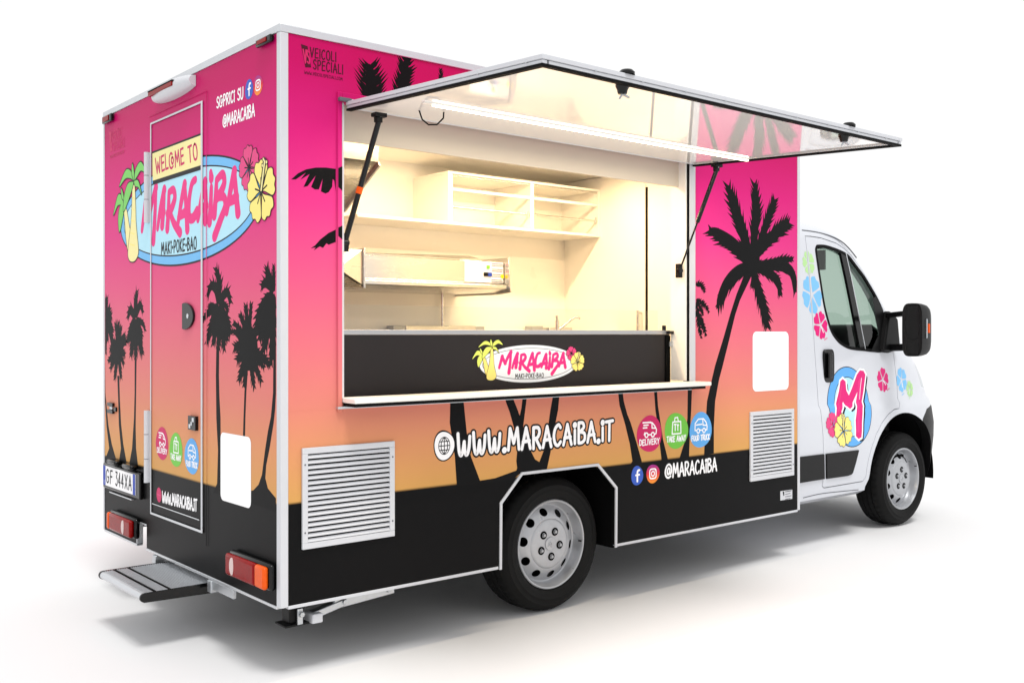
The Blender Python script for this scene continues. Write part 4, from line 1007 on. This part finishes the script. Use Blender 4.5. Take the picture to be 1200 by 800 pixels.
# the palm half hidden by the opening, right of the jamb
B_ = px_map(sS, 810, 310, 6.154); d = Decal(F_SIDE); XJ = OX1 + .05
for c, hw in (([(35, 150), (60, 138), (85, 160), (100, 205)], 22), ([(35, 255), (70, 268), (105, 300), (130, 350)], 20), ([(35, 280), (62, 380), (85, 440), (108, 520)], 22), ([(35, 330), (50, 400), (62, 470), (74, 535)], 20), ([(35, 270), (60, 300), (75, 330), (85, 370)], 18)):
    d.frond(PXL(B_, c), hw * SC, V_BLACK, n=9)
for v in range(len(d.v)): d.v[v] = (max(d.v[v][0], XJ), d.v[v][1], d.v[v][2])
d.build('palm_print', ROOT)
# trunks under the shelf
for t in ([(527.5, 478), (527.5, 468), (543, 468), (547, 507), (552, 535), (562.5, 563), (580, 560), (605, 551), (606, 548), (605, 540), (606, 528), (604, 512), (602, 500), (597, 482), (592.5, 470), (592.5, 465), (600, 464), (605, 476), (609, 487), (611, 478), (612.5, 464), (617.5, 464), (615.5, 480), (613, 500), (614, 512), (620, 524), (627, 538), (632, 541), (637, 528), (641.5, 505), (645, 480), (648, 463), (655.5, 463), (654, 480), (650, 500), (645, 530), (641, 549), (640, 551.3), (611, 553.2), (600, 562), (535, 569), (535, 566), (533, 535), (527, 495)],
          [(723.7, 455), (729, 455), (731, 470), (735, 485), (739, 495), (745, 515), (752, 540), (752, 552), (733, 554), (741, 540), (738, 520), (732, 495), (726, 475)],
          [(766, 452), (769.5, 452), (771, 475), (774, 495), (777, 515), (782.5, 537), (782.5, 548), (774, 549), (775, 537), (772, 510), (768, 480)],
          [(806, 450), (811, 450), (810, 480), (808.5, 505), (807.5, 534), (808, 545), (793, 547), (797, 534), (803, 515), (805.5, 490)]):
    d = Decal(F_SIDE); d.poly(PXL(sS, t), V_BLACK, 0); d.build('palm_trunk_print', ROOT)
# fronds left of and above the opening
C_ = px_map(sS, 340, 60, 3.333); SL = (C_((100, 0))[0] - C_((0, 0))[0]) / 100
for c, hw, sd_ in (([(318, 225), (318, 175), (316, 110), (310, 50)], 74, (1, 1)), ([(425, 200), (435, 140), (448, 80), (456, 18)], 52, (1, 1)), ([(592, 180), (592, 140), (590, 105), (588, 68)], 16, (1, 1)),
                   ):
    d = Decal(F_SIDE); q = PXL(C_, c); d.frond(q, hw * SL, V_BLACK, n=13, side=sd_, lean=.8)
    for v in range(len(d.v)):
        x, z, o = d.v[v]
        if z < 2.3: d.v[v] = (min(x, OX0 - .023), z, o)
    d.build('palm_frond_print', ROOT)
for c in ([(4, 501), (30, 478), (62, 462), (100, 455), (140, 455), (178, 460), (178, 545), (172, 505), (166, 500), (164, 530), (150, 551), (138, 556), (120, 548), (127, 498), (112, 540), (96, 540), (82, 530), (100, 486), (68, 527), (52, 531), (76, 480), (40, 502), (62, 474), (22, 501)],
          [(178, 697), (150, 710), (118, 735), (98, 758), (80, 770), (100, 766), (92, 778), (116, 762), (128, 768), (142, 750), (150, 756), (178, 745)]):
    d = Decal(F_SIDE); d.poly(PXL(C_, c), V_BLACK, 1); d.build('palm_frond_print', ROOT)
d = Decal(lambda u, v, o: (u, -.0102 - o, v))
for p0, p1 in (((395.8, 197.5), (400.3, 224)), ((395.8, 267), (400.3, 281))):
    a, b_ = sS(p0), sS(p1); d.poly([(OX0 - .021, a[1]), (OX0 - .001, a[1] + .01), (OX0 - .001, b_[1]), (OX0 - .021, b_[1] + .015)], V_BLACK, 1)
d.build('frame_print', ROOT)

# --- palms, rear
d = Decal(F_REAR); G7 = px_map(sR, 230, 300, 8); SR = abs(G7((100, 400))[0] - G7((0, 400))[0]) / 100; RL = -.036
def vfr(d, G, c, hw, n=9, **k): k['body'] = .6; d.frond([(min(x, RL), z) for x, z in PXL(G, c)], hw * .52, V_BLACK, n=7, lean=1.3, **k)
for c, hw in (([(210, 450), (212, 330), (212, 230), (178, 98)], .085), ([(205, 440), (185, 320), (140, 280), (100, 390)], .07), ([(225, 450), (255, 370), (295, 345), (325, 450)], .07), ([(205, 460), (160, 500), (110, 535), (62, 600)], .06),
              ([(205, 460), (165, 580), (130, 690), (95, 840)], .07), ([(205, 470), (185, 620), (170, 720), (158, 850)], .07), ([(210, 470), (208, 640), (210, 760), (212, 880)], .07), ([(212, 470), (240, 640), (255, 760), (264, 892)], .07), ([(215, 460), (270, 560), (300, 650), (322, 745)], .07),
              ([(220, 440), (260, 450), (285, 480), (300, 530)], .045), ([(190, 470), (150, 455), (130, 460), (115, 472)], .03), ([(212, 470), (255, 600), (280, 700), (296, 800)], .06)):
    vfr(d, G7, c, hw, n=10, body=.45)
d.poly(PXL(sR, [(253.6, 405), (257, 405), (256.6, 440), (257.2, 465), (258.5, 490), (258.7, 527), (259, 560), (262, 580), (250, 577), (254.5, 566), (255.5, 527), (253.6, 490), (253, 440)]), V_BLACK, 0)
d.build('palm_print', ROOT)
d = Decal(F_REAR)
for t, hw in (((345, 620), .05), ((335, 700), .05), ((412, 540), .055), ((465, 458), .055), ((516, 448), .05), ((632, 590), .055), ((352, 860), .07), ((378, 985), .07), ((398, 1185), .07), ((445, 1235), .05), ((545, 1245), .06), ((612, 1190), .06), ((640, 1055), .055), ((700, 1030), .06), ((590, 700), .05)):
    m_ = (490 + (t[0] - 490) * .5, 860 + (t[1] - 860) * .55 - 25)
    vfr(d, G7, [(490, 870), m_, t], hw, n=9, body=.5)
d.ell(G7((490, 860)), .09, .10, V_BLACK, 0)
d.poly(PXL(sR, [(288, 430), (290.8, 430), (288.7, 460), (287.6, 490), (287.2, 512), (284.8, 511.5), (285.4, 490), (286.5, 460)]), V_BLACK, 0)
d.build('palm_print', ROOT)
d = Decal(F_REAR)
for c, hw in (([(725, 330), (700, 250), (670, 160), (660, 98)], .07), ([(730, 330), (728, 240), (726, 150), (724, 78)], .04), ([(725, 330), (690, 270), (650, 250), (606, 290)], .075), ([(725, 360), (660, 420), (600, 520), (556, 660)], .085),
              ([(725, 380), (680, 500), (620, 660), (590, 800)], .09), ([(728, 380), (700, 560), (660, 750), (620, 920)], .085), ([(730, 380), (722, 600), (710, 820), (695, 1040)], .07), ([(732, 380), (730, 600), (728, 800), (726, 960)], .05)):
    vfr(d, G7, c, hw, n=10, body=.55)
d.poly([(min(x, RL), z) for x, z in PXL(sR, [(320.5, 400), (323.4, 400), (323.4, 460), (322.4, 480), (320.8, 495), (316, 525), (312, 545), (311, 560), (314, 572), (323.4, 583.5), (323.4, 600), (290, 588), (290, 576), (297, 574), (303, 567.5), (307, 556), (310.5, 528), (314, 505), (317.5, 488), (320, 460)])], V_BLACK, 0)
for v in range(len(d.v)): d.v[v] = (min(d.v[v][0], RL), d.v[v][1], d.v[v][2])
d.build('palm_print', ROOT)
G6 = px_map(sR, 116, 320, 8); LL = -(BW - .018)
def lclamp(d):
    for v in range(len(d.v)): d.v[v] = (max(d.v[v][0], LL), d.v[v][1], d.v[v][2])
d = Decal(F_REAR)
for c, hw in (([(342, 420), (344, 330), (346, 250), (358, 160)], .075), ([(335, 420), (315, 370), (290, 350), (266, 440)], .07), ([(350, 400), (370, 330), (390, 300), (416, 378)], .06), ([(350, 430), (385, 450), (415, 480), (436, 545)], .045),
              ([(340, 430), (310, 500), (290, 570), (266, 660)], .08), ([(340, 440), (320, 580), (310, 680), (300, 785)], .08), ([(342, 440), (345, 600), (345, 700), (342, 800)], .075), ([(345, 440), (370, 580), (390, 680), (408, 770)], .08), ([(345, 440), (380, 520), (395, 570), (400, 640)], .06)):
    d.frond(PXL(G6, c), hw * .52, V_BLACK, n=7, body=.72, lean=1.3)
d.poly(PXL(sR, [(157.9, 412), (160.2, 412), (159.8, 440), (159.5, 465), (159, 500), (159.5, 525), (162, 548), (151, 546), (154.8, 525), (157, 490), (157.8, 460)]), V_BLACK, 0); d.build('palm_print', ROOT)
d = Decal(F_REAR)
for t, hw in (((155, 465), .06), ((185, 458), .055), ((210, 500), .05), ((246, 575), .05), ((262, 635), .06), ((246, 765), .06), ((120, 640), .06), ((100, 720), .06), ((105, 900), .06), ((145, 1000), .06), ((208, 990), .06), ((85, 830), .05), ((235, 860), .05)):
    d.frond(PXL(G6, [(180, 735), (180 + (t[0] - 180) * .5, 735 + (t[1] - 735) * .55 - 20), t]), hw * .55, V_BLACK, n=7, body=.7, lean=1.3)
d.poly(PXL(sR, [(137.5, 440), (139.7, 440), (140.6, 470), (142, 497), (144.5, 520), (149, 545), (139, 543), (141.8, 525), (139.3, 497), (138.6, 470)]), V_BLACK, 0); lclamp(d); d.build('palm_print', ROOT)
d = Decal(F_REAR)
for t, hw in (((76, 225), .06), ((104, 320), .06), ((118, 400), .07), ((132, 560), .07), ((142, 735), .07), ((60, 230), .05), ((80, 640), .06), ((65, 760), .05)):
    d.frond(PXL(G6, [(60, 400), (60 + (t[0] - 60) * .6, 400 + (t[1] - 400) * .5), t]), hw * .55, V_BLACK, n=7, body=.7, lean=1.3)
d.poly(PXL(sR, [(122, 420), (122.6, 420), (123.6, 460), (127, 498), (131, 520), (137, 541), (123, 538), (128, 525), (125, 500), (122.3, 470)]), V_BLACK, 0); lclamp(d); d.build('palm_print', ROOT)

# --- flowers and the oval emblem
def hibiscus(d, c, r, petal, ink, lay, rot=0., lw=.0, stamen=None, sx=1.):
    for k in range(5):
        a = rot + 2 * math.pi * k / 5; pts = []
        for (rad, da) in ((.08, 0), (.30, -.42), (.58, -.56), (.86, -.58), (1.0, -.40), (.95, -.22), (1.05, -.04), (.97, .14), (1.04, .34), (.86, .56), (.58, .56), (.30, .42)):
            pts.append((c[0] + r * rad * math.cos(a + da) * sx, c[1] + r * rad * math.sin(a + da)))
        pts = catmull(pts + [pts[0]], 4)[:-1]
        if ink: d.stroke(pts + [pts[0], pts[1]], lw, ink, lay + .5 * k)
        d.poly(pts, petal, lay + .5 * k + .22)
        if ink: d.stroke([(c[0] + r * t * math.cos(a) * sx, c[1] + r * t * math.sin(a)) for t in (.12, .45)], lw * .8, ink, lay + 2.6)
    if stamen:
        a = rot + .95; e = [(c[0] + r * t * math.cos(a) * sx, c[1] + r * t * math.sin(a)) for t in (.05, 1.0)]
        d.stroke(e, lw * 2 + r * .10, ink, lay + 3); d.stroke(e, r * .10, stamen, lay + 3.8)
        for q, w in ((.85, .16), (1.0, -.14), (1.05, .1)):
            p = (c[0] + r * q * math.cos(a + w) * sx, c[1] + r * q * math.sin(a + w)); d.ell(p, r * .085, r * .085, ink, lay + 3.2, 14); d.ell(p, r * .055, r * .055, stamen, lay + 4, 14)
LC = (612., 298.)
def logo(to3, centre, rx, ry, name, parent, welcome, leaf, trunk_c, oval, rim_c, ink):
    kx, kz = rx / 472., ry / 183.
    L = lambda p: (centre[0] + (p[0] - LC[0]) * kx, centre[1] - (p[1] - LC[1]) * kz)
    P = lambda q: [L(p) for p in q]; u = kx; d = Decal(to3)
    d.ell(centre, rx + 5 * u, ry + 5 * u, ink, 1, 72); d.ell(centre, rx, ry, rim_c, 2, 72); d.ell(centre, rx - 26 * u, ry - 22 * u, ink, 3, 72); d.ell(centre, rx - 30 * u, ry - 26 * u, oval, 4, 72)
    # brush lettering
    pk = V_PINK
    for st in ([(318, 330), (334, 270), (347, 222)], [(347, 222), (362, 262), (374, 288)], [(374, 288), (398, 232), (428, 180)], [(428, 180), (420, 280), (408, 382)],
               [(440, 335), (462, 262), (490, 198)], [(490, 198), (484, 270), (474, 330)], [(450, 292), (485, 280)],
               [(524, 214), (520, 280), (512, 345)], [(524, 212), (556, 208), (566, 238), (545, 272), (515, 290)], [(532, 288), (560, 330), (602, 368)],
               [(588, 335), (610, 262), (634, 200)], [(634, 200), (644, 280), (652, 362)], [(592, 312), (645, 298)],
               [(706, 194), (682, 206), (664, 262), (664, 318), (690, 326), (716, 306)],
               [(722, 335), (744, 268), (768, 212)], [(768, 212), (772, 280), (768, 345)], [(730, 306), (774, 294)],
               [(803, 186), (806, 204)], [(806, 236), (802, 300), (795, 352)],
               [(838, 220), (832, 280), (824, 332)], [(838, 216), (874, 202), (884, 232), (862, 262), (836, 276)], [(836, 276), (880, 278), (890, 310), (862, 352), (826, 404)],
               [(898, 332), (918, 268), (942, 204)], [(942, 204), (952, 280), (962, 342)], [(906, 302), (954, 290)]):
        d.stroke(catmull(P(st), 6), 26 * u, pk, 6, taper=(.8, 1.15))
    tx = 712 if welcome else 742; text(d, 'MAKi-POKE-BAO', (L((468, 436)), L((tx, 436)), L((468, 394))), .17, ink, 6, gap=.24)
    # two leaning palms
    tr = P([(240, 150), (258, 150), (266, 230), (270, 300), (288, 395), (284, 425), (262, 443), (236, 446), (212, 436), (203, 402), (226, 300), (236, 220)])
    t2 = P([(168, 236), (188, 232), (212, 300), (224, 335), (206, 402), (188, 360), (178, 300)])
    lw = 7 * u
    d.poly(t2, trunk_c, 7, ink, lw, smooth=True); d.poly(tr, trunk_c, 8, ink, lw, smooth=True)
    for y in (190, 235, 280, 330, 375): d.stroke(P([(238 - (y - 190) * .1, y), (258, y + 10)]), 3 * u, V_YEL, 9)
    for k, lf in enumerate(([(166, 192), (140, 168), (112, 170), (74, 242), (112, 208), (150, 208)], [(166, 200), (134, 216), (118, 262), (128, 318), (150, 280), (170, 225)], [(168, 196), (160, 165), (143, 143), (150, 180)],
                            [(250, 128), (226, 86), (182, 76), (128, 132), (180, 108), (226, 114)], [(256, 128), (268, 86), (310, 64), (350, 110), (310, 97), (280, 114)], [(250, 132), (204, 132), (172, 176), (164, 238), (200, 206), (240, 154)],
                            [(254, 130), (288, 134), (316, 190), (292, 160), (264, 150)], [(252, 128), (254, 96), (240, 58), (236, 96)])):
        d.poly(P(lf), leaf, 10 + .25 * k, ink, lw, smooth=True)
    hibiscus(d, L((1024, 206)), 52 * u, V_ORCH, ink, 10, .5, 4 * u); hibiscus(d, L((1088, 290)), 70 * u, V_YEL, ink, 13.5, .35, 5 * u, V_CREAM)
    if welcome:
        q = PXL(sR, [(178.5, 179.5), (236.6, 157.5), (236.6, 193.5), (179.5, 212)]); sh = [(p[0] + .004, p[1] - .022) for p in q]
        d.poly([q[0], q[1], sh[2], sh[3]], ink, 11); d.poly([(p[0], p[1] + .006) for p in q[:2]] + q[2:], ink, 11.3); d.poly([(q[0][0] + .008, q[0][1] - .004), (q[1][0] - .008, q[1][1] - .004), q[2], q[3]], V_CREAM, 12)
        text(d, 'WELQME TO', ((q[3][0] + .05, q[3][1] + .035), (q[2][0] - .045, q[2][1] + .035), (q[0][0] + .05, q[0][1] - .035)), .16, V_CRIM, 13, gap=.22, jit=.04)
    return d.build(name, parent)
F_CNT = lambda u, v, o: (u, .12 - o, v)
logo(F_CNT, (1.470, 1.2965), .332, .0965, 'oval_logo', CPN, False, V_LIME, V_YEL, V_PALE, V_PALE, V_INK)
logo(F_REAR, (-1.0523, 2.0484), .871, .252, 'oval_logo', ROOT, True, V_LEAF, V_CREAM, V_LBLUE, V_BLUE, V_INK)

# --- lettering
d = Decal(F_SIDE); p0, p1, p2 = sS((536.5, 533.5)), sS((718, 515.5)), sS((536.5, 507.5))
text(d, 'www.MARACAiBA.iT', (p0, p1, (p0[0], p2[1])), .17, V_WHITE, 3, gap=.2, line=V_INK, lw=.009, jit=.03); d.build('website_lettering', ROOT)
d = Decal(F_SIDE); c = sS((520.5, 522)); d.ell(c, .062, .073, V_INK, 2, wob=.03); d.ell(c, .056, .067, V_WHITE, 3, wob=.03)
d.ell(c, .034, .042, V_INK, 4); d.ell(c, .030, .038, V_WHITE, 5)
for e in ([(-.032, 0), (.032, 0)], [(-.028, .02), (.028, .02)], [(-.028, -.02), (.028, -.02)], [(0, .04), (0, -.04)]): d.stroke([(c[0] + x, c[1] + y) for x, y in e], .0045, V_INK, 6)
for s_ in (-1, 1): d.stroke(catmull([(c[0] + s_ * x, c[1] + y) for x, y in ((0, .04), (.016, .02), (.018, 0), (.016, -.02), (0, -.04))], 4), .0045, V_INK, 6)
d.build('globe_icon', ROOT)
def handle_text(to3, quad, name): d = Decal(to3); text(d, '@MARACAiBA', quad, .16, V_WHITE, 2, gap=.17); d.build(name, ROOT)
p0, p1 = sS((779.5, 560)), sS((839.5, 551)); handle_text(F_SIDE, (p0, p1, (p0[0], sS((779.5, 544.5))[1])), 'social_handle')
def fb(to3, c, r, par=ROOT):
    d = Decal(to3); d.ell(c, r * .93, r, V_FB, 2, wob=.03)
    d.stroke(catmull([(c[0] + r * .34, c[1] + r * .56), (c[0] + r * .1, c[1] + r * .5), (c[0] + r * .02, c[1] + r * .2), (c[0] + r * .02, c[1] - r * .6)], 5), r * .24, V_WHITE, 3); d.stroke([(c[0] - r * .22, c[1] + r * .06), (c[0] + r * .32, c[1] + r * .08)], r * .2, V_WHITE, 4); d.build('round_icon', par)
def ig(to3, c, r, par=ROOT):
    d = Decal(to3); d.ell(c, r, r, insta_material(c[1], r), 2, wob=.03); k = r * .5
    sq = [(c[0] + k * math.copysign(abs(math.cos(t)) ** .5, math.cos(t)), c[1] + k * math.copysign(abs(math.sin(t)) ** .5, math.sin(t))) for t in [2 * math.pi * i / 28 for i in range(30)]]
    d.stroke(sq, r * .15, V_WHITE, 3); d.stroke([(c[0] + r * .24 * math.cos(t), c[1] + r * .24 * math.sin(t)) for t in [2 * math.pi * i / 18 for i in range(20)]], r * .13, V_WHITE, 4); d.ell((c[0] + r * .3, c[1] + r * .3), r * .06, r * .06, V_WHITE, 4, 10); d.build('round_icon', par)
fb(F_SIDE, sS((746.6, 557)), .052); ig(F_SIDE, sS((765, 554.7)), .053)
fb(F_REAR, sR((292, 105)), .043); ig(F_REAR, sR((302.6, 100)), .043)
# service badges: truck, bag, van
def badge(to3, c, r, colr, kind, word, par, sx=1.):
    d = Decal(to3); d.ell(c, r * .97, r, colr, 2, wob=.022); Q = lambda q: [(c[0] + x * r, c[1] + y * r) for x, y in q]; w = r * .075
    if kind == 0:
        for q in ([(-.52, .62), (.1, .62)], [(-.45, .48), (-.1, .48)], [(-.5, .34), (-.2, .34)], [(-.1, .62), (.22, .58), (.42, .4), (.55, .2), (.52, -.02), (.4, -.05)], [(-.42, -.02), (-.36, .08)], [(-.08, -.05), (.12, -.05)], [(.2, .56), (.2, .3), (.45, .28)]): d.stroke(Q(q), w, V_WHITE, 3)
        for x in (-.24, .26): d.stroke(Q([(x + .12 * math.cos(t), -.06 + .12 * math.sin(t)) for t in [2 * math.pi * i / 14 for i in range(16)]]), w, V_WHITE, 4)
    elif kind == 1:
        d.stroke(Q([(-.3, .5), (-.36, -.16), (.38, -.16), (.36, .5), (-.3, .5)]), w, V_WHITE, 3); d.stroke(Q([(-.16, .5), (-.12, .72), (.1, .74), (.16, .5)]), w, V_WHITE, 3); d.stroke(Q([(-.1, .36), (-.1, .02)]), w, V_WHITE, 4); d.stroke(Q([(.12, .36), (.12, .02)]), w, V_WHITE, 4)
        d.stroke(Q([(-.18, .36), (-.02, .36)]), w, V_WHITE, 4); d.stroke(Q([(.06, .3), (.18, .3)]), w, V_WHITE, 4)
    else:
        d.stroke(Q([(-.5, .0), (-.48, .4), (-.2, .62), (.25, .62), (.48, .4), (.56, .2), (.54, -.02), (-.5, 0)]), w, V_WHITE, 3); d.stroke(Q([(-.38, .3), (.1, .32)]), w, V_WHITE, 4); d.stroke(Q([(.18, .56), (.2, .26), (.48, .24)]), w, V_WHITE, 4)
        for x in (-.22, .28): d.ell(Q([(x, -.02)])[0], .13 * r, .13 * r, colr, 5, 16); d.stroke(Q([(x + .12 * math.cos(t), -.04 + .12 * math.sin(t)) for t in [2 * math.pi * i / 14 for i in range(16)]]), w, V_WHITE, 6)
    text(d, word, Q([(-.78, -.58), (.78, -.58), (-.78, -.28)]), .2, V_WHITE, 3, gap=.2, jit=.05); d.build('round_badge', par)
for i, (p, q) in enumerate((((761, 508), (190, 519.5)), ((792.5, 504.5), (206.3, 527)), ((821, 503.5), (224.8, 534.5)))):
    colr = (V_CRIM, V_GREEN, V_SKY)[i]; word = ('DELIVERY', 'TAKE AWAY', 'FOOD TRUCK')[i]
    badge(F_SIDE, sS(p), .103, colr, i, word, ROOT); c = sR(q); badge(F_REAR, c, .086 if i < 2 else .088, colr, i, word, RD)
d = Decal(F_REAR); p0, p1, p2 = sR((190.5, 588)), sR((231, 598.5)), sR((190.5, 575.5)); text(d, 'www.MARACAiBA.iT', (p0, p1, p2), .18, V_WHITE, 2, gap=.18); c = sR((186.5, 579.5)); d.ell(c, .034, .038, V_CRIM, 2); d.stroke([(c[0] - .02, c[1]), (c[0] + .02, c[1])], .005, V_ORCH, 3); d.stroke([(c[0], c[1] - .025), (c[0], c[1] + .025)], .005, V_ORCH, 3); d.build('website_lettering', RD)
d = Decal(F_REAR); p0, p1, p2 = sR((254.3, 127)), sR((285, 115.5)), sR((254.3, 114.5)); text(d, 'SQPRiCi SU', (p0, p1, (p0[0], p2[1])), .17, V_WHITE, 2, gap=.2); d.build('slogan_lettering', ROOT)
p0, p1, p2 = sR((261.5, 149.5)), sR((298.5, 136)), sR((261.5, 136)); handle_text(F_REAR, (p0, p1, (p0[0], p2[1])), 'social_handle')
# blank white cards
def card(to3, x0, x1, z0, z1, r, par):
    pts = []
    for cx, cz, a0 in ((x1 - r, z1 - r, 0), (x0 + r, z1 - r, 90), (x0 + r, z0 + r, 180), (x1 - r, z0 + r, 270)): pts += [(cx + r * math.cos(math.radians(a0 + 15 * k)), cz + r * math.sin(math.radians(a0 + 15 * k))) for k in range(7)]
    d = Decal(to3); d.poly(pts, V_WHITE, 3); d.build('white_card', par)
card(F_SIDE, 3.174, 3.545, 1.094, 1.463, .035, ROOT); card(F_REAR, -.592, -.276, .690, 1.001, .03, ROOT)
# coachbuilder mark, twice, and the small type plate
def maker(to3, o, k, par, m):
    d = Decal(to3); Q = lambda x, z: (o[0] + x * k, o[1] + z * k)
    d.poly([Q(0, .5), Q(.30, .46), Q(.46, -.36), Q(.20, -.40)], m, 1); text(d, 'VS', (Q(.14, -.22), Q(.40, -.22), Q(.10, .30)), .12, V_CRIM, 2, gap=.1)
    text(d, 'VEICOLI', (Q(.42, .06), Q(1.60, .06), Q(.42, .44)), .13, m, 1, gap=.26); text(d, 'SPECIALI', (Q(.56, -.40), Q(1.92, -.40), Q(.56, -.02)), .13, m, 1, gap=.26)
    text(d, 'www.VEICOLISPECIALI.COM', (Q(.16, -.66), Q(1.90, -.66), Q(.16, -.54)), .14, m, 1, gap=.24); d.build('maker_mark', par)
mk = sS((352.5, 66.5)); maker(F_SIDE, mk, (sS((402, 77))[0] - mk[0]) / 1.93, ROOT, V_DK); maker(F_REAR, (-2.13, 2.545), .135, ROOT, V_CRIM)
PLT = MB().prism([(p[0], p[1]) for p in PXL(sS, [(914.2, 575.2), (928, 573.3), (928, 584), (914.2, 586)])], 'y', -.003, -.0004, ALUW).build('type_plate', ROOT)
d = Decal(lambda u, v, o: (u, -.003 - o, v)); c = sS((917.5, 578)); d.poly([(c[0] - .008, c[1] + .013), (c[0] + .008, c[1] + .013), (c[0] + .010, c[1] - .012), (c[0], c[1] - .014)], V_INK, 1)
for k in range(4): d.stroke([(c[0] + .02, c[1] + .01 - k * .016), (c[0] + .085 - .012 * (k % 2), c[1] + .011 - k * .016)], .0045, V_GREY if k else V_INK, 1)
d.build('plate_print', PLT)

# --- cab graphics
M_ = px_map(cs, 955, 420, 6.957); E0, E1 = M_((285, 70)), M_((285, 718)); EC = ((M_((110, 390))[0] + M_((455, 390))[0]) / 2, (E0[1] + E1[1]) / 2); ERX = (M_((455, 390))[0] - M_((110, 390))[0]) / 2; ERZ = (E0[1] - E1[1]) / 2
d = Decal(F_CAB, CR); d.ell(EC, ERX + .006, ERZ + .006, V_INK, 1); d.ell(EC, ERX, ERZ, V_SKY, 2); d.ell(EC, ERX * .70, ERZ * .76, V_INK, 2.7); d.ell(EC, ERX * .68, ERZ * .74, V_LBLUE, 3.4)
ML = [(170, 480), (175, 400), (195, 260), (205, 185), (225, 165), (248, 185), (255, 260), (275, 300), (300, 240), (340, 130), (365, 95), (395, 100), (410, 130), (395, 260), (388, 400), (383, 520), (378, 640), (355, 655), (332, 630), (330, 500), (336, 330), (345, 270), (305, 390), (285, 410), (245, 380), (228, 350), (215, 430), (208, 490)]
W_ = PXL(M_, ML)
d.poly([(x + .026, z - .022) for x, z in W_], V_INK, 4.2); d.poly(W_, V_WHITE, 5, V_WHITE, .030); d.poly(W_, V_MAG, 6.5)
d.poly(PXL(M_, [(352, 180), (385, 140), (370, 260), (362, 420), (360, 600), (345, 600), (345, 430), (352, 280)]), V_PINK, 7)
d.stroke(PXL(M_, [(378, 160), (368, 240), (362, 330)]), .006, V_PALE, 8); d.stroke(PXL(M_, [(215, 230), (200, 330), (190, 430)]), .006, V_ORCH, 8)
hibiscus(d, M_((148, 540)), .082, V_ORCH, V_PINKD, 8.5, .4, .004); hibiscus(d, M_((232, 585)), .108, V_YEL, V_INK, 10, .55, .006, V_CREAM)
d.build('letter_emblem', D1)
K_ = px_map(cs, 930, 350, 6.667)
def simple_flower(c, r, m, rot, par, name='flower_print', sx=1., frames=None):
    d = Decal(F_CAB, CR)
    for k in range(5):
        a = rot + 2 * math.pi * k / 5; pts = [(c[0] + sx * r * q * math.cos(a + da), c[1] + r * q * math.sin(a + da)) for q, da in ((.12, 0), (.35, -.46), (.66, -.56), (.90, -.54), (1., -.3), (.92, -.06), (1.02, .14), (.95, .36), (.86, .54), (.60, .56), (.35, .46))]
        d.poly(pts, m, 1, smooth=True)
    e = [(c[0] + sx * r * t * math.cos(rot - 2.2), c[1] + r * t * math.sin(rot - 2.2)) for t in (.1, .6, 1.15)]
    d.stroke(e[:2], r * .07, V_WHITE, 2)
    for q in (.0, .14, -.14): d.ell((e[2][0] + r * q, e[2][1] + r * q * .4), r * .05, r * .06, m, 2, 10)
    d.build(name, par)
def fl(pc, rpx, m, rot, par): c = cs(pc); simple_flower(c, abs(cs((pc[0], pc[1] - rpx))[1] - c[1]), m, rot, par, sx=.86)
fl((961.5, 381), 16.5, V_MAG, 1.2, D1)
fl((1034.5, 445), 14.5, V_MAG, 1.45, D1)
d = None
# the pale flower that runs over the door joint, in two pieces
def split_flower(pc, rpx, m, rot, gap):
    c = cs(pc); r = abs(cs((pc[0], pc[1] - rpx))[1] - c[1])
    for par, keep in ((CAB, -1), (D1, 1)):
        d = Decal(F_CAB, CR)
        for k in range(5):
            a = rot + 2 * math.pi * k / 5; pts = [(c[0] + .86 * r * q * math.cos(a + da), c[1] + r * q * math.sin(a + da)) for q, da in ((.12, 0), (.35, -.46), (.66, -.56), (.90, -.54), (1., -.3), (.92, -.06), (1.02, .14), (.95, .36), (.86, .54), (.60, .56), (.35, .46))]
            pts = [(max(x, gap + .008) if keep > 0 else min(x, gap - .010), z) for x, z in pts]
            if max(p[0] for p in pts) - min(p[0] for p in pts) > .004: d.poly(pts, m, 1)
        if d.v: d.build('flower_print', par)
split_flower((951.5, 345), 23, V_LB2, 1.0, 4.069)
split_flower((947.5, 308), 14, V_PGRN, .6, 4.069)
def fender_flower(pc, rpx, m, rot):
    c = cs(pc); r = abs(cs((pc[0], pc[1] - rpx))[1] - c[1]); simple_flower(c, r, m, rot, CAB, sx=.8)
fender_flower((1056.5, 445), 14.5, V_LB2, .7); fender_flower((1066, 455.5), 9.5, V_PGRN, .4)
